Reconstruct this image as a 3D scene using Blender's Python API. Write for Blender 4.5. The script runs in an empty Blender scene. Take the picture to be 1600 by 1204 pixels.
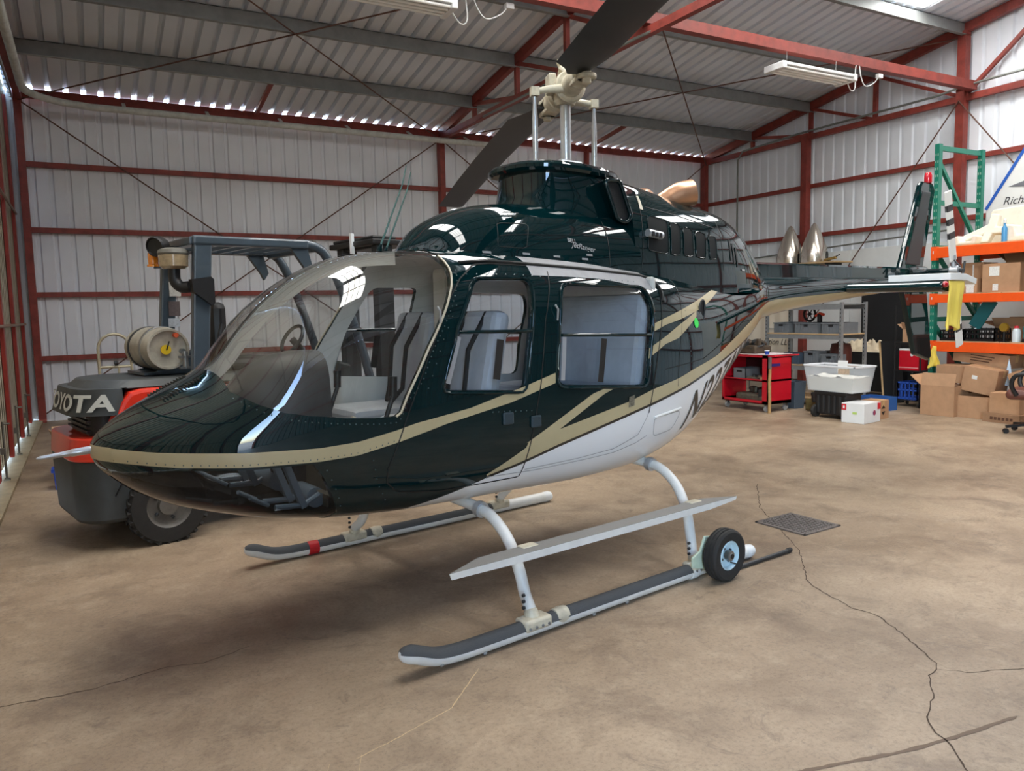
import bpy, bmesh, math, random
import numpy as np
from mathutils import Vector, Matrix
random.seed(7)
scene = bpy.context.scene
COL = scene.collection

# ------------------------------------------------------------------ camera
CAM_H = 1.612
FPX, YAW, PITCH, ROLL = 1198.4, 0.5033, 0.0984, -0.0214
def cam_setup():
    cy, sy, cp, sp = math.cos(YAW), math.sin(YAW), math.cos(PITCH), math.sin(PITCH)
    fwd = Vector((sy*cp, cy*cp, -sp)); right = Vector((cy, -sy, 0)); up = right.cross(fwd)
    cr, sr = math.cos(ROLL), math.sin(ROLL)
    r2 = cr*right + sr*up; u2 = -sr*right + cr*up
    m = Matrix(((r2.x, u2.x, -fwd.x, 0), (r2.y, u2.y, -fwd.y, 0), (r2.z, u2.z, -fwd.z, CAM_H), (0, 0, 0, 1)))
    cd = bpy.data.cameras.new('camera'); co = bpy.data.objects.new('camera', cd)
    COL.objects.link(co); co.matrix_world = m
    cd.sensor_fit = 'HORIZONTAL'; cd.sensor_width = 36.0; cd.lens = FPX/1600*36.0
    cd.clip_start = 0.05; cd.clip_end = 400
    scene.camera = co
cam_setup()

# ------------------------------------------------------------------ sky, sun, exposure
world = bpy.data.worlds.new('world'); scene.world = world; world.use_nodes = True
wn = world.node_tree.nodes; wl = world.node_tree.links
sky = wn.new('ShaderNodeTexSky'); sky.sky_type = 'NISHITA'; sky.sun_disc = False
sky.sun_elevation = math.radians(52); sky.sun_rotation = math.radians(60); sky.altitude = 50
wn['Background'].inputs['Strength'].default_value = 4.5
wl.new(sky.outputs['Color'], wn['Background'].inputs['Color'])
sd = bpy.data.lights.new('sun', 'SUN'); sd.energy = 12.0; sd.angle = math.radians(0.6); sd.color = (1.0, 0.95, 0.87)
so = bpy.data.objects.new('sun', sd); COL.objects.link(so)
so.rotation_euler = Vector((-0.12, 0.45, -0.88)).to_track_quat('-Z', 'Y').to_euler(); so.location = (30, 15, 40)
def portal(name, loc, rot, sx, sy):
    d = bpy.data.lights.new(name, 'AREA'); d.shape = 'RECTANGLE'; d.size = sx; d.size_y = sy; d.cycles.is_portal = True
    o = bpy.data.objects.new(name, d); COL.objects.link(o); o.location = loc; o.rotation_euler = rot
portal('door_portal', (-0.98, -3.0, 2.45), (0, math.radians(-90), 0), 4.9, 2.9)
SKYLIGHT_STRENGTH = 19.5
cy_ = scene.cycles; cy_.max_bounces = 6; cy_.diffuse_bounces = 4; cy_.glossy_bounces = 3; cy_.transmission_bounces = 3; cy_.transparent_max_bounces = 12; cy_.caustics_reflective = False; cy_.caustics_refractive = False; cy_.sample_clamp_indirect = 6.0; cy_.adaptive_threshold = 0.04
scene.view_settings.view_transform = 'Standard'; scene.view_settings.look = 'None'
scene.view_settings.exposure = 0.0; scene.view_settings.gamma = 1.0; scene.view_settings.use_curve_mapping = False

# ------------------------------------------------------------------ materials
def lin(c):
    return tuple(((x/255)/12.92 if x/255 <= 0.04045 else ((x/255+0.055)/1.055)**2.4) for x in c)
MATS = {}
def mat(name, rgb, rough=0.5, metal=0.0, var=0.0, vscale=4.0, coat=0.0, bump=0.0, bscale=60.0, emit=0.0, var2=None, spec=0.5):
    if name in MATS: return MATS[name]
    m = bpy.data.materials.new(name); m.use_nodes = True; n = m.node_tree.nodes; l = m.node_tree.links
    b = n['Principled BSDF']; c = lin(rgb)
    b.inputs['Base Color'].default_value = (*c, 1); b.inputs['Roughness'].default_value = rough; b.inputs['Metallic'].default_value = metal
    b.inputs['Coat Weight'].default_value = coat; b.inputs['Coat Roughness'].default_value = 0.02; b.inputs['Specular IOR Level'].default_value = spec
    if emit: b.inputs['Emission Color'].default_value = (*c, 1); b.inputs['Emission Strength'].default_value = emit
    if var or bump:
        tc = n.new('ShaderNodeTexCoord')
    if var:
        t = n.new('ShaderNodeTexNoise'); t.inputs['Scale'].default_value = vscale; t.inputs['Detail'].default_value = 3; t.inputs['Roughness'].default_value = 0.65
        l.new(tc.outputs['Object'], t.inputs['Vector'])
        r = n.new('ShaderNodeMix'); r.data_type = 'RGBA'
        d = lin(var2) if var2 else tuple(x*(1-var) for x in c)
        r.inputs[6].default_value = (*c, 1); r.inputs[7].default_value = (*d, 1)
        cr = n.new('ShaderNodeMapRange'); cr.inputs['From Min'].default_value = 0.38; cr.inputs['From Max'].default_value = 0.68
        l.new(t.outputs['Fac'], cr.inputs['Value']); l.new(cr.outputs['Result'], r.inputs[0]); l.new(r.outputs[2], b.inputs['Base Color'])
    if bump:
        t2 = n.new('ShaderNodeTexNoise'); t2.inputs['Scale'].default_value = bscale; t2.inputs['Detail'].default_value = 4
        l.new(tc.outputs['Object'], t2.inputs['Vector'])
        bp = n.new('ShaderNodeBump'); bp.inputs['Strength'].default_value = bump; bp.inputs['Distance'].default_value = 0.01
        l.new(t2.outputs['Fac'], bp.inputs['Height']); l.new(bp.outputs['Normal'], b.inputs['Normal'])
    MATS[name] = m
    return m
def glass_mat(name, tint, rough=0.01, ior=1.5):
    m = bpy.data.materials.new(name); m.use_nodes = True; n = m.node_tree.nodes; l = m.node_tree.links
    n.remove(n['Principled BSDF'])
    tr = n.new('ShaderNodeBsdfTransparent'); tr.inputs[0].default_value = (*tint, 1)
    gl = n.new('ShaderNodeBsdfGlossy'); gl.inputs['Roughness'].default_value = rough
    fr = n.new('ShaderNodeFresnel'); fr.inputs['IOR'].default_value = ior
    ge = n.new('ShaderNodeNewGeometry'); iv = n.new('ShaderNodeMath'); iv.operation = 'SUBTRACT'; iv.inputs[0].default_value = 1.0; l.new(ge.outputs['Backfacing'], iv.inputs[1])
    mu = n.new('ShaderNodeMath'); mu.operation = 'MULTIPLY'; l.new(fr.outputs[0], mu.inputs[0]); l.new(iv.outputs[0], mu.inputs[1])
    mx = n.new('ShaderNodeMixShader'); l.new(mu.outputs[0], mx.inputs[0]); l.new(tr.outputs[0], mx.inputs[1]); l.new(gl.outputs[0], mx.inputs[2])
    l.new(mx.outputs[0], n['Material Output'].inputs['Surface'])
    return m

M_WALL = mat('wall_sheet_white', (231, 236, 243), 0.5, var=0.10, vscale=0.8)
M_ROOF = mat('roof_sheet_grey', (226, 233, 242), 0.45, var=0.08, vscale=0.7)
M_RED = mat('red_oxide_steel', (140, 58, 48), 0.55, var=0.35, vscale=6)
M_PURLIN = mat('galvanised_purlin', (140, 143, 142), 0.5, metal=0.1, var=0.2, vscale=5)
M_ROD = mat('rusty_rod', (92, 62, 52), 0.7)
M_BEIGE = mat('door_sheet_beige', (196, 188, 166), 0.55, var=0.1, vscale=1.5)
M_TRACK = mat('track_pale_grey', (204, 208, 202), 0.5, metal=0.0, var=0.25, vscale=8)
M_WHITE = mat('white_paint', (226, 228, 228), 0.4, var=0.06, vscale=3)
M_BLACK = mat('black_plastic', (22, 22, 24), 0.45)
M_DARK = mat('dark_grey', (46, 48, 50), 0.5, var=0.2, vscale=5)
M_STEEL = mat('bare_steel', (150, 152, 152), 0.35, metal=0.9)
M_CONDUIT = mat('conduit_grey', (132, 136, 132), 0.45, metal=0.5)

# ------------------------------------------------------------------ mesh helpers
class MB:
    def __init__(s): s.v = []; s.f = []; s.mi = []
    def add(s, vs, fs, mi=0):
        o = len(s.v); s.v += [tuple(p) for p in vs]; s.f += [tuple(i+o for i in f) for f in fs]; s.mi += [mi]*len(fs); return s
    def box(s, x0, x1, y0, y1, z0, z1, M=None, mi=0):
        vs = [Vector((x, y, z)) for z in (z0, z1) for y in (y0, y1) for x in (x0, x1)]
        if M is not None: vs = [M @ v for v in vs]
        return s.add(vs, [(0, 2, 3, 1), (4, 5, 7, 6), (0, 1, 5, 4), (2, 6, 7, 3), (0, 4, 6, 2), (1, 3, 7, 5)], mi)
    def bar(s, a, b, w, h=None, up=(0, 0, 1)):
        a = Vector(a); b = Vector(b); d = (b-a); L = d.length; d.normalize(); u = Vector(up)
        if abs(d.dot(u)) > 0.98: u = Vector((1, 0, 0))
        x = d.cross(u).normalized(); u = x.cross(d).normalized(); h = h or w
        M = Matrix(((d.x, x.x, u.x, a.x), (d.y, x.y, u.y, a.y), (d.z, x.z, u.z, a.z), (0, 0, 0, 1)))
        return s.box(0, L, -w/2, w/2, -h/2, h/2, M)
    def tube(s, path, r, n=10, caps=True, closed=False):
        P = [Vector(p) for p in path]; m = len(P); R = r if isinstance(r, (list, tuple)) else [r]*m
        T = []
        for i in range(m):
            if closed: d = P[(i+1) % m]-P[i-1]
            else: d = P[min(i+1, m-1)]-P[max(i-1, 0)]
            T.append(d.normalized())
        u = T[0].orthogonal().normalized(); vs = []
        for i in range(m):
            u = (u - T[i]*u.dot(T[i])).normalized(); w = T[i].cross(u)
            for k in range(n):
                a = 2*math.pi*k/n; vs.append(P[i]+(u*math.cos(a)+w*math.sin(a))*R[i])
        fs = []
        for i in range(m if closed else m-1):
            j = (i+1) % m
            for k in range(n): k2 = (k+1) % n; fs.append((i*n+k, i*n+k2, j*n+k2, j*n+k))
        if caps and not closed: fs.append(tuple(range(n-1, -1, -1))); fs.append(tuple((m-1)*n+k for k in range(n)))
        return s.add(vs, fs)
    def lathe(s, prof, org=(0, 0, 0), axis=(0, 0, 1), n=24, a0=0, a1=None, caps=True):
        ax = Vector(axis).normalized(); u = ax.orthogonal().normalized(); w = ax.cross(u); o = Vector(org); vs = []; fs = []
        full = a1 is None; a1 = 2*math.pi if full else a1; nn = n if full else n+1
        for r, h in prof:
            for k in range(nn):
                a = a0+(a1-a0)*k/n; vs.append(o+ax*h+(u*math.cos(a)+w*math.sin(a))*r)
        for i in range(len(prof)-1):
            for k in range(n):
                k2 = (k+1) % nn; fs.append((i*nn+k, i*nn+k2, (i+1)*nn+k2, (i+1)*nn+k))
        if full and caps:
            if prof[0][0] > 1e-6: fs.append(tuple(range(nn-1, -1, -1)))
            if prof[-1][0] > 1e-6: fs.append(tuple((len(prof)-1)*nn+k for k in range(nn)))
        return s.add(vs, fs)
    def prism(s, poly, fn, a, b):          # poly in 2D, fn(u, v, d) -> 3D
        n = len(poly); vs = [fn(u, v, a) for u, v in poly]+[fn(u, v, b) for u, v in poly]
        fs = [tuple(range(n-1, -1, -1)), tuple(range(n, 2*n))]+[(i, (i+1) % n, n+(i+1) % n, n+i) for i in range(n)]
        return s.add(vs, fs)
    def grid(s, fn, nu, nv, closed_u=False):
        vs = [fn(i, j) for i in range(nu) for j in range(nv)]; fs = []
        for i in range(nu if closed_u else nu-1):
            for j in range(nv-1): fs.append((i*nv+j, ((i+1) % nu)*nv+j, ((i+1) % nu)*nv+j+1, i*nv+j+1))
        return s.add(vs, fs)
    def mesh(s, name, smooth=None, fix=True):
        me = bpy.data.meshes.new(name); me.from_pydata([tuple(v) for v in s.v], [], s.f); me.update()
        if any(s.mi): me.polygons.foreach_set('material_index', s.mi)
        if fix:
            bm = bmesh.new(); bm.from_mesh(me); bmesh.ops.recalc_face_normals(bm, faces=bm.faces); bm.to_mesh(me); bm.free()
        if smooth is not None:
            me.polygons.foreach_set('use_smooth', [True]*len(me.polygons)); me.set_sharp_from_angle(angle=math.radians(smooth))
        return me
    def build(s, name, m, parent=None, smooth=None, bevel=0, loc=None, fix=True, sub=0):
        me = s.mesh(name, smooth, fix); o = bpy.data.objects.new(name, me); COL.objects.link(o)
        for x in (m if isinstance(m, (list, tuple)) else [m]): me.materials.append(x)
        if bevel:
            b = o.modifiers.new('bevel', 'BEVEL'); b.width = bevel; b.segments = 2; b.limit_method = 'ANGLE'; b.angle_limit = math.radians(40)
        if sub:
            b = o.modifiers.new('sub', 'SUBSURF'); b.levels = sub; b.render_levels = sub
        if parent is not None: o.parent = parent
        if loc is not None: o.location = loc
        return o
def tag(o, label=None, cat=None, group=None, kind=None):
    if label: o['label'] = label
    if cat: o['category'] = cat
    if group: o['group'] = group
    if kind: o['kind'] = kind
    return o
def thing(name, label, cat, loc=(0, 0, 0), rz=0, group=None):
    o = bpy.data.objects.new(name, None); COL.objects.link(o); o.location = loc; o.rotation_euler = (0, 0, rz); o.empty_display_size = 0.1
    return tag(o, label, cat, group)
def copy_obj(o, parent=None, loc=None, rot=None):
    c = o.copy(); COL.objects.link(c); c.parent = parent
    if loc is not None: c.location = loc
    if rot is not None: c.rotation_euler = rot
    return c
def text_mesh(txt, size=1.0, shear=0.0, bold=0.0, maxlen=None):
    cu = bpy.data.curves.new('txt', 'FONT'); cu.body = txt; cu.size = size; cu.shear = shear; cu.offset = bold; cu.resolution_u = 4
    o = bpy.data.objects.new('txt', cu); COL.objects.link(o); dg = bpy.context.evaluated_depsgraph_get()
    me = bpy.data.meshes.new_from_object(o.evaluated_get(dg)); bpy.data.objects.remove(o); bpy.data.curves.remove(cu)
    bm = bmesh.new(); bm.from_mesh(me); bmesh.ops.triangulate(bm, faces=bm.faces)
    for _ in range(4 if maxlen else 0):
        es = [e for e in bm.edges if e.calc_length() > maxlen]
        if not es: break
        bmesh.ops.subdivide_edges(bm, edges=es, cuts=1); bmesh.ops.triangulate(bm, faces=bm.faces)
    v = [tuple(x.co) for x in bm.verts]; bm.verts.index_update(); f = [tuple(q.index for q in p.verts) for p in bm.faces]; bm.free()
    bpy.data.meshes.remove(me); return v, f
def text_on(name, txt, size, fn, m, parent, shear=0.0, bold=0.0):   # fn(u, v) -> 3D
    v, f = text_mesh(txt, size, shear, bold); mb = MB(); mb.add([fn(x, y) for x, y, _ in v], f)
    return mb.build(name, m, parent, fix=False)

def smoothpath(P, k=6):
    P = [Vector(p) for p in P]; out = []
    for i in range(len(P)-1):
        a, b, c, d = P[max(i-1, 0)], P[i], P[i+1], P[min(i+2, len(P)-1)]
        for j in range(k):
            t = j/k; out.append(0.5*((2*b)+(c-a)*t+(2*a-5*b+4*c-d)*t*t+(3*b-a-3*c+d)*t**3))
    return out+[P[-1]]

# ------------------------------------------------------------------ hangar
XL, XR, YA, YR, YF, ZE, SL = -0.70, 13.22, 14.15, 4.75, -4.65, 5.15, 0.17
def roofz(y): return ZE + SL*(min(YA-y, y-YF))
def ribs(a, b, per=0.24, h=0.032, flip=1):
    """corrugated profile between a and b: list of (coordinate, offset)"""
    out = []; x = a
    while x < b-1e-6:
        for dx, o in ((0.0, 0), (0.145, 0), (0.165, h), (0.205, h), (0.225, 0)):
            if x+dx < b: out.append((x+dx, o*flip))
        out.append((min(x+0.06, b), 0)) if False else None
        x += per
    out.append((b, 0)); return out

def floor_material():
    m = bpy.data.materials.new('concrete_floor'); m.use_nodes = True; n = m.node_tree.nodes; l = m.node_tree.links; b = n['Principled BSDF']
    tc = n.new('ShaderNodeTexCoord')
    def noise(sc, det, rough=0.6, dist=0.0):
        t = n.new('ShaderNodeTexNoise'); t.inputs['Scale'].default_value = sc; t.inputs['Detail'].default_value = det; t.inputs['Roughness'].default_value = rough
        t.inputs['Distortion'].default_value = dist; l.new(tc.outputs['Object'], t.inputs['Vector']); return t.outputs['Fac']
    def ramp(src, lo, hi):
        r = n.new('ShaderNodeMapRange'); r.inputs['From Min'].default_value = lo; r.inputs['From Max'].default_value = hi; l.new(src, r.inputs['Value']); return r.outputs['Result']
    def mix(f, a, c, k=1.0):
        x = n.new('ShaderNodeMix'); x.data_type = 'RGBA'
        if k != 1.0:
            mm = n.new('ShaderNodeMath'); mm.operation = 'MULTIPLY'; mm.inputs[1].default_value = k; l.new(f, mm.inputs[0]); f = mm.outputs[0]
        l.new(f, x.inputs[0])
        if isinstance(a, tuple): x.inputs[6].default_value = (*lin(a), 1)
        else: l.new(a, x.inputs[6])
        x.inputs[7].default_value = (*lin(c), 1); return x.outputs[2]
    c = mix(ramp(noise(0.7, 4, 0.65, 0.5), 0.34, 0.68), (170, 150, 126), (130, 111, 91))
    c = mix(ramp(noise(1.9, 5, 0.72, 0.6), 0.50, 0.70), c, (100, 84, 70), 0.6)
    c = mix(ramp(noise(6.5, 5, 0.75), 0.50, 0.75), c, (196, 178, 152), 0.35)
    c = mix(ramp(noise(48.0, 5, 0.85), 0.48, 0.70), c, (84, 72, 60), 0.50)
    c = mix(ramp(noise(3.4, 5, 0.8, 1.5), 0.56, 0.70), c, (104, 90, 78), 0.55)
    l.new(c, b.inputs['Base Color'])
    rr = n.new('ShaderNodeMapRange'); rr.inputs['To Min'].default_value = 0.32; rr.inputs['To Max'].default_value = 0.62; l.new(noise(2.3, 2), rr.inputs['Value']); l.new(rr.outputs['Result'], b.inputs['Roughness'])
    bp = n.new('ShaderNodeBump'); bp.inputs['Strength'].default_value = 0.12; bp.inputs['Distance'].default_value = 0.01
    l.new(noise(70, 2, 0.7), bp.inputs['Height']); l.new(bp.outputs['Normal'], b.inputs['Normal'])
    b.inputs['Specular IOR Level'].default_value = 0.35
    return m
M_FLOOR = floor_material()
fl = MB().box(XL-0.25, XR+0.15, YF-0.15, YA+0.2, -0.15, 0.0).build('floor', M_FLOOR)
tag(fl, 'stained tan concrete slab floor of the hangar', 'floor', kind='structure')
ap = MB().box(-80, XL-0.26, -70, 70, -0.25, -0.03).build('trim_1', mat('apron_concrete', (176, 170, 158), 0.8, var=0.15, vscale=0.4))
tag(ap, 'sunlit concrete apron outside the hangar doors', 'apron', kind='structure')

def floor_line(name, pts, w, m, z=0.0012, jag=0.0):
    P = []
    for i in range(len(pts)-1):
        a, b = Vector(pts[i]), Vector(pts[i+1]); k = max(1, int((b-a).length/0.03)) if jag else 1
        for j in range(k): P.append(a.lerp(b, j/k)+Vector((random.uniform(-jag, jag), random.uniform(-jag, jag))))
    P.append(Vector(pts[-1])); mb = MB(); vs = []
    for i, p in enumerate(P):
        d = (P[min(i+1, len(P)-1)]-P[max(i-1, 0)]).normalized(); nn = Vector((-d.y, d.x)); ww = w*random.uniform(0.5, 1.0)/2 if jag else w/2
        if i in (0, len(P)-1): ww *= 0.3
        vs += [(p.x+nn.x*ww, p.y+nn.y*ww, z), (p.x-nn.x*ww, p.y-nn.y*ww, z)]
    mb.add(vs, [(2*i, 2*i+1, 2*i+3, 2*i+2) for i in range(len(P)-1)])
    return mb.build(name, m, fl, fix=False)
M_CRACK = mat('crack_dark', (74, 60, 48), 0.9)
floor_line('crack', [(5.2, 4.9), (4.6, 4.3), (4.0, 3.4), (3.6, 3.0), (3.54, 2.91), (3.45, 2.58), (3.48, 2.46), (3.38, 2.25), (3.29, 2.09), (3.22, 1.98), (3.17, 1.94), (3.09, 1.92), (2.92, 1.8), (2.76, 1.72), (2.68, 1.64), (2.67, 1.59), (2.6, 1.5), (2.5, 1.38), (2.3, 1.2)], 0.008, M_CRACK, jag=0.006)
floor_line('crack', [(-0.9, 3.76), (-0.42, 3.74), (-0.07, 3.71), (0.19, 3.77), (0.38, 3.73), (0.6, 3.8)], 0.006, M_CRACK, jag=0.006)
floor_line('crack', [(3.17, 1.94), (3.25, 1.86), (3.5, 1.75), (3.7, 1.72)], 0.004, M_CRACK, jag=0.006)
floor_line('tyre_mark', [(1.5, 1.86), (1.85, 1.78), (2.18, 1.70), (2.45, 1.63), (2.68, 1.59), (2.9, 1.565), (3.06, 1.55)], 0.022, mat('tyre_mark', (112, 94, 78), 0.85), jag=0.002)
M_SCR = mat('scratch_pale', (206, 180, 140), 0.8)
floor_line('scratch', [(1.45, 3.0), (1.2, 2.75), (0.95, 2.66), (0.75, 2.6)], 0.005, M_SCR, jag=0.002)
floor_line('scratch', [(0.78, 2.62), (0.72, 2.48)], 0.004, M_SCR); floor_line('scratch', [(0.66, 2.62), (0.62, 2.53)], 0.004, M_SCR)
floor_line('scratch', [(1.42, 3.62), (1.5, 3.42)], 0.006, M_SCR)
def stain(cx, cy, rx, ry, rz, m, seed):
    rnd = random.Random(seed); n = 40; ph = [rnd.uniform(0, 6.28) for _ in range(5)]; vs = [(cx, cy, 0.0008)]
    for k in range(n):
        a = 2*math.pi*k/n; q = 1+sum(0.10/(j+1)*math.sin((j+2)*a+ph[j])*2 for j in range(5)); x, y = rx*q*math.cos(a), ry*q*math.sin(a)
        vs.append((cx+x*math.cos(rz)-y*math.sin(rz), cy+x*math.sin(rz)+y*math.cos(rz), 0.0008))
    MB().add(vs, [(0, 1+k, 1+(k+1) % n) for k in range(n)]).build('stain', m, fl, fix=False)
def stain_mat(name, rgb, op):
    m = bpy.data.materials.new(name); m.use_nodes = True; n = m.node_tree.nodes; l = m.node_tree.links; b = n['Principled BSDF']
    b.inputs['Base Color'].default_value = (*lin(rgb), 1); b.inputs['Roughness'].default_value = 0.6
    tc = n.new('ShaderNodeTexCoord'); t = n.new('ShaderNodeTexNoise'); t.inputs['Scale'].default_value = 7; t.inputs['Detail'].default_value = 6; l.new(tc.outputs['Object'], t.inputs['Vector'])
    r = n.new('ShaderNodeMapRange'); r.inputs['From Min'].default_value = 0.3; r.inputs['From Max'].default_value = 0.65; r.inputs['To Max'].default_value = op
    l.new(t.outputs['Fac'], r.inputs['Value']); l.new(r.outputs['Result'], b.inputs['Alpha']); return m
M_STAIN = stain_mat('oil_stain', (92, 78, 64), 0.5)
def vert_sheet(axis, fixed, a, b, ztop, zbot, flip, per=0.24):
    mb = MB(); P = ribs(a, b, per, 0.032, flip); vs = []
    for c, o in P:
        for z in (zbot, ztop(c)):
            vs.append((c, fixed+o, z) if axis == 'x' else (fixed+o, c, z))
    mb.add(vs, [(2*i, 2*i+2, 2*i+3, 2*i+1) for i in range(len(P)-1)]); return mb

# roof sheets: one mesh per slope, ribs run down the slope; the rib ends stay open at the eaves
def roof_slope(y0, y1):
    mb = MB(); P = ribs(XL-0.25, XR+0.25, 0.24, 0.07, 1); vs = []
    for x, o in P:
        for y in (y0, y1): vs.append((x, y, roofz(min(max(y, YF), YA))-SL*max(0, y-YA, YF-y)+o))
    mb.add(vs, [(2*i, 2*i+2, 2*i+3, 2*i+1) for i in range(len(P)-1)]); return mb
ceil = roof_slope(YR, YA+0.08).build('ceiling', M_ROOF, fix=False)
tag(ceil, 'grey corrugated metal roof over the helicopter', 'roof', kind='structure')
roof_slope(YF-0.08, YR).build('roof_sheet', M_ROOF, ceil, fix=False)
# translucent skylight sheets (daylight through the roof)
M_SKYL = bpy.data.materials.new('skylight_sheet'); M_SKYL.use_nodes = True
_n = M_SKYL.node_tree.nodes; _b = _n['Principled BSDF']; _b.inputs['Base Color'].default_value = (0.7, 0.68, 0.6, 1)
_b.inputs['Emission Color'].default_value = (1.0, 0.985, 0.95, 1); _b.inputs['Emission Strength'].default_value = SKYLIGHT_STRENGTH
for cx in (1.05, 4.52, 7.98, 11.45):
    for (ya, yb) in ((7.85, 4.95), (4.55, 1.65)):
        mb = MB()
        for k in range(4):
            x0 = cx-0.45+k*0.23; q = [(x0, ya), (x0+0.2, ya), (x0+0.2, yb), (x0, yb)]
            mb.add([(x, y, roofz(y)-0.012) for x, y in q], [(0, 1, 2, 3)])
        mb.build('skylight_panel', M_SKYL, ceil, fix=False)
# purlins
PUR = [12.60, 11.04, 9.50, 7.93, 6.40, 4.98]
for y in PUR+[2*YR-p for p in PUR]:
    sg = 1 if y > YR else -1; z = roofz(y)-0.015; mb = MB()
    x0, x1 = XL, XR-0.02
    mb.box(x0, x1, y-0.004, y+0.004, z-0.21, z); mb.box(x0, x1, y-0.004, y+0.07*sg if sg > 0 else y+0.004, z-0.008, z) if sg > 0 else mb.box(x0, x1, y-0.07, y+0.004, z-0.008, z)
    if sg > 0: mb.box(x0, x1, y-0.07, y+0.004, z-0.21, z-0.202)
    else: mb.box(x0, x1, y-0.004, y+0.07, z-0.21, z-0.202)
    mb.build('purlin', M_PURLIN, ceil)
for y in (YA-0.02, YF+0.02): MB().box(XL, XR, y-0.04, y+0.04, ZE-0.16, ZE-0.035).build('eave_beam', M_RED, ceil)
# trusses: top chord, bottom chord, webs
def truss(x, name, full=True):
    mb = MB()
    for y0, y1 in ((YA-0.05, YR), (YF+0.05, YR)):
        mb.bar((x, y0, roofz(y0)-0.10), (x, y1, roofz(y1)-0.10), 0.09, 0.15)
    t = mb.build(name, M_RED, ceil)
    MB().bar((x, YA-0.05, 4.98), (x, YF+0.05, 4.98), 0.09, 0.10).build('bottom_chord', M_RED, t)
    for yy in (12.6, 11.04, 9.58, 7.93, 6.35):
        for y in (yy, 2*YR-yy):
            MB().bar((x, y, 4.98), (x, y, roofz(y)-0.12), 0.07, 0.07).build('web_post', M_RED, t)
    for a, b in ((12.6, 11.04), (11.04, 9.58), (9.58, 7.93), (6.35, 7.93), (4.75, 6.35)):
        for k in (0, 1):
            p, q = (a, b) if k == 0 else (2*YR-a, 2*YR-b)
            MB().bar((x, p, roofz(p)-0.15), (x, q, 5.0), 0.06, 0.06).build('web_diagonal', M_RED, t)
    MB().bar((x, YR, 4.98), (x, YR, roofz(YR)-0.1), 0.08, 0.08).build('king_post', M_RED, t)
    return t
truss(6.29, 'roof_truss'); truss(XR-0.08, 'gable_truss'); truss(XL+0.02, 'door_truss')
MB().box(XL, XR-0.1, 7.69, 7.81, 5.06, 5.20).build('longitudinal_beam', M_RED, ceil)
MB().box(XL, XR-0.1, 1.69, 1.81, 5.06, 5.20).build('longitudinal_beam', M_RED, ceil)
MB().tube([(6.4, 7.1, 5.0), (6.2, 7.9, 4.93), (6.16, 12.0, 4.90)], 0.02, 8).build('conduit', M_CONDUIT, ceil, smooth=40)
MB().tube([(6.45, 13.9, 5.02), (6.2, 13.0, 4.9)], 0.012, 6).build('conduit', M_CONDUIT, ceil) if False else None
def rod(a, b, parent, r=0.011): MB().tube([a, b], r, 6).build('brace_rod', M_ROD, parent, smooth=40)
for x0, x1 in ((XL, 6.29), (6.29, XR-0.08)):
    rod((x0, YA-0.1, roofz(YA-0.1)-0.24), (x1, 7.93, roofz(7.93)-0.24), ceil); rod((x1, YA-0.1, roofz(YA-0.1)-0.26), (x0, 7.93, roofz(7.93)-0.26), ceil)
for x in (2.8, 9.75): MB().bar((x, YA-0.06, roofz(YA-0.06)-0.1), (x, 12.6, roofz(12.6)-0.15), 0.06).build('eave_strut', M_RED, ceil)

# back wall (eave wall)
wb = vert_sheet('x', YA+0.06, XL-0.3, XR+0.1, lambda c: ZE-0.05, 0.0, 1).build('wall_back', M_WALL, fix=False)
tag(wb, 'white corrugated metal side wall behind the helicopter', 'wall', kind='structure')
for z in (1.0, 2.0, 3.0, 4.0): MB().box(XL, XR-0.05, YA-0.03, YA+0.05, z-0.04, z+0.04).build('girt', M_RED, wb)
for x, w in ((XL+0.0, 0.10), (6.29, 0.10), (XR-0.09, 0.10)):
    MB().box(x-w/2, x+w/2, YA-0.12, YA+0.04, 0, ZE-0.13).build('column', M_RED, wb)
MB().box(9.72, 9.78, YA-0.08, YA+0.04, 0, ZE-0.13).build('column', M_RED, wb)
for x0, x1 in ((XL, 6.29), (6.29, XR-0.1)):
    rod((x0, YA-0.06, 4.95), (x1, YA-0.06, 0.1), wb); rod((x1, YA-0.08, 4.95), (x0, YA-0.08, 0.1), wb)
# sliding-door track that bends round the corner onto the back wall
mb = MB(); tp = [(XL+0.12, -4.3, 4.87), (XL+0.12, 12.9, 4.87)]
for k in range(1, 8):
    a = math.pi/2*k/8; tp.append((XL+0.12+0.85*(1-math.cos(a)), 12.9+0.85*math.sin(a), 4.86))
tp += [(XL+0.97, 13.75, 4.85), (7.6, 13.75, 4.85)]
mb.tube(tp, 0.055, 8); trk = mb.build('track', M_TRACK, wb, smooth=50)
for x in (0.75, 2.0, 3.2, 4.4, 5.6, 6.8): MB().bar((x, 13.75, 4.86), (x, YA-0.04, 5.04), 0.05, 0.02).build('track_hanger', M_TRACK, trk)

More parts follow.
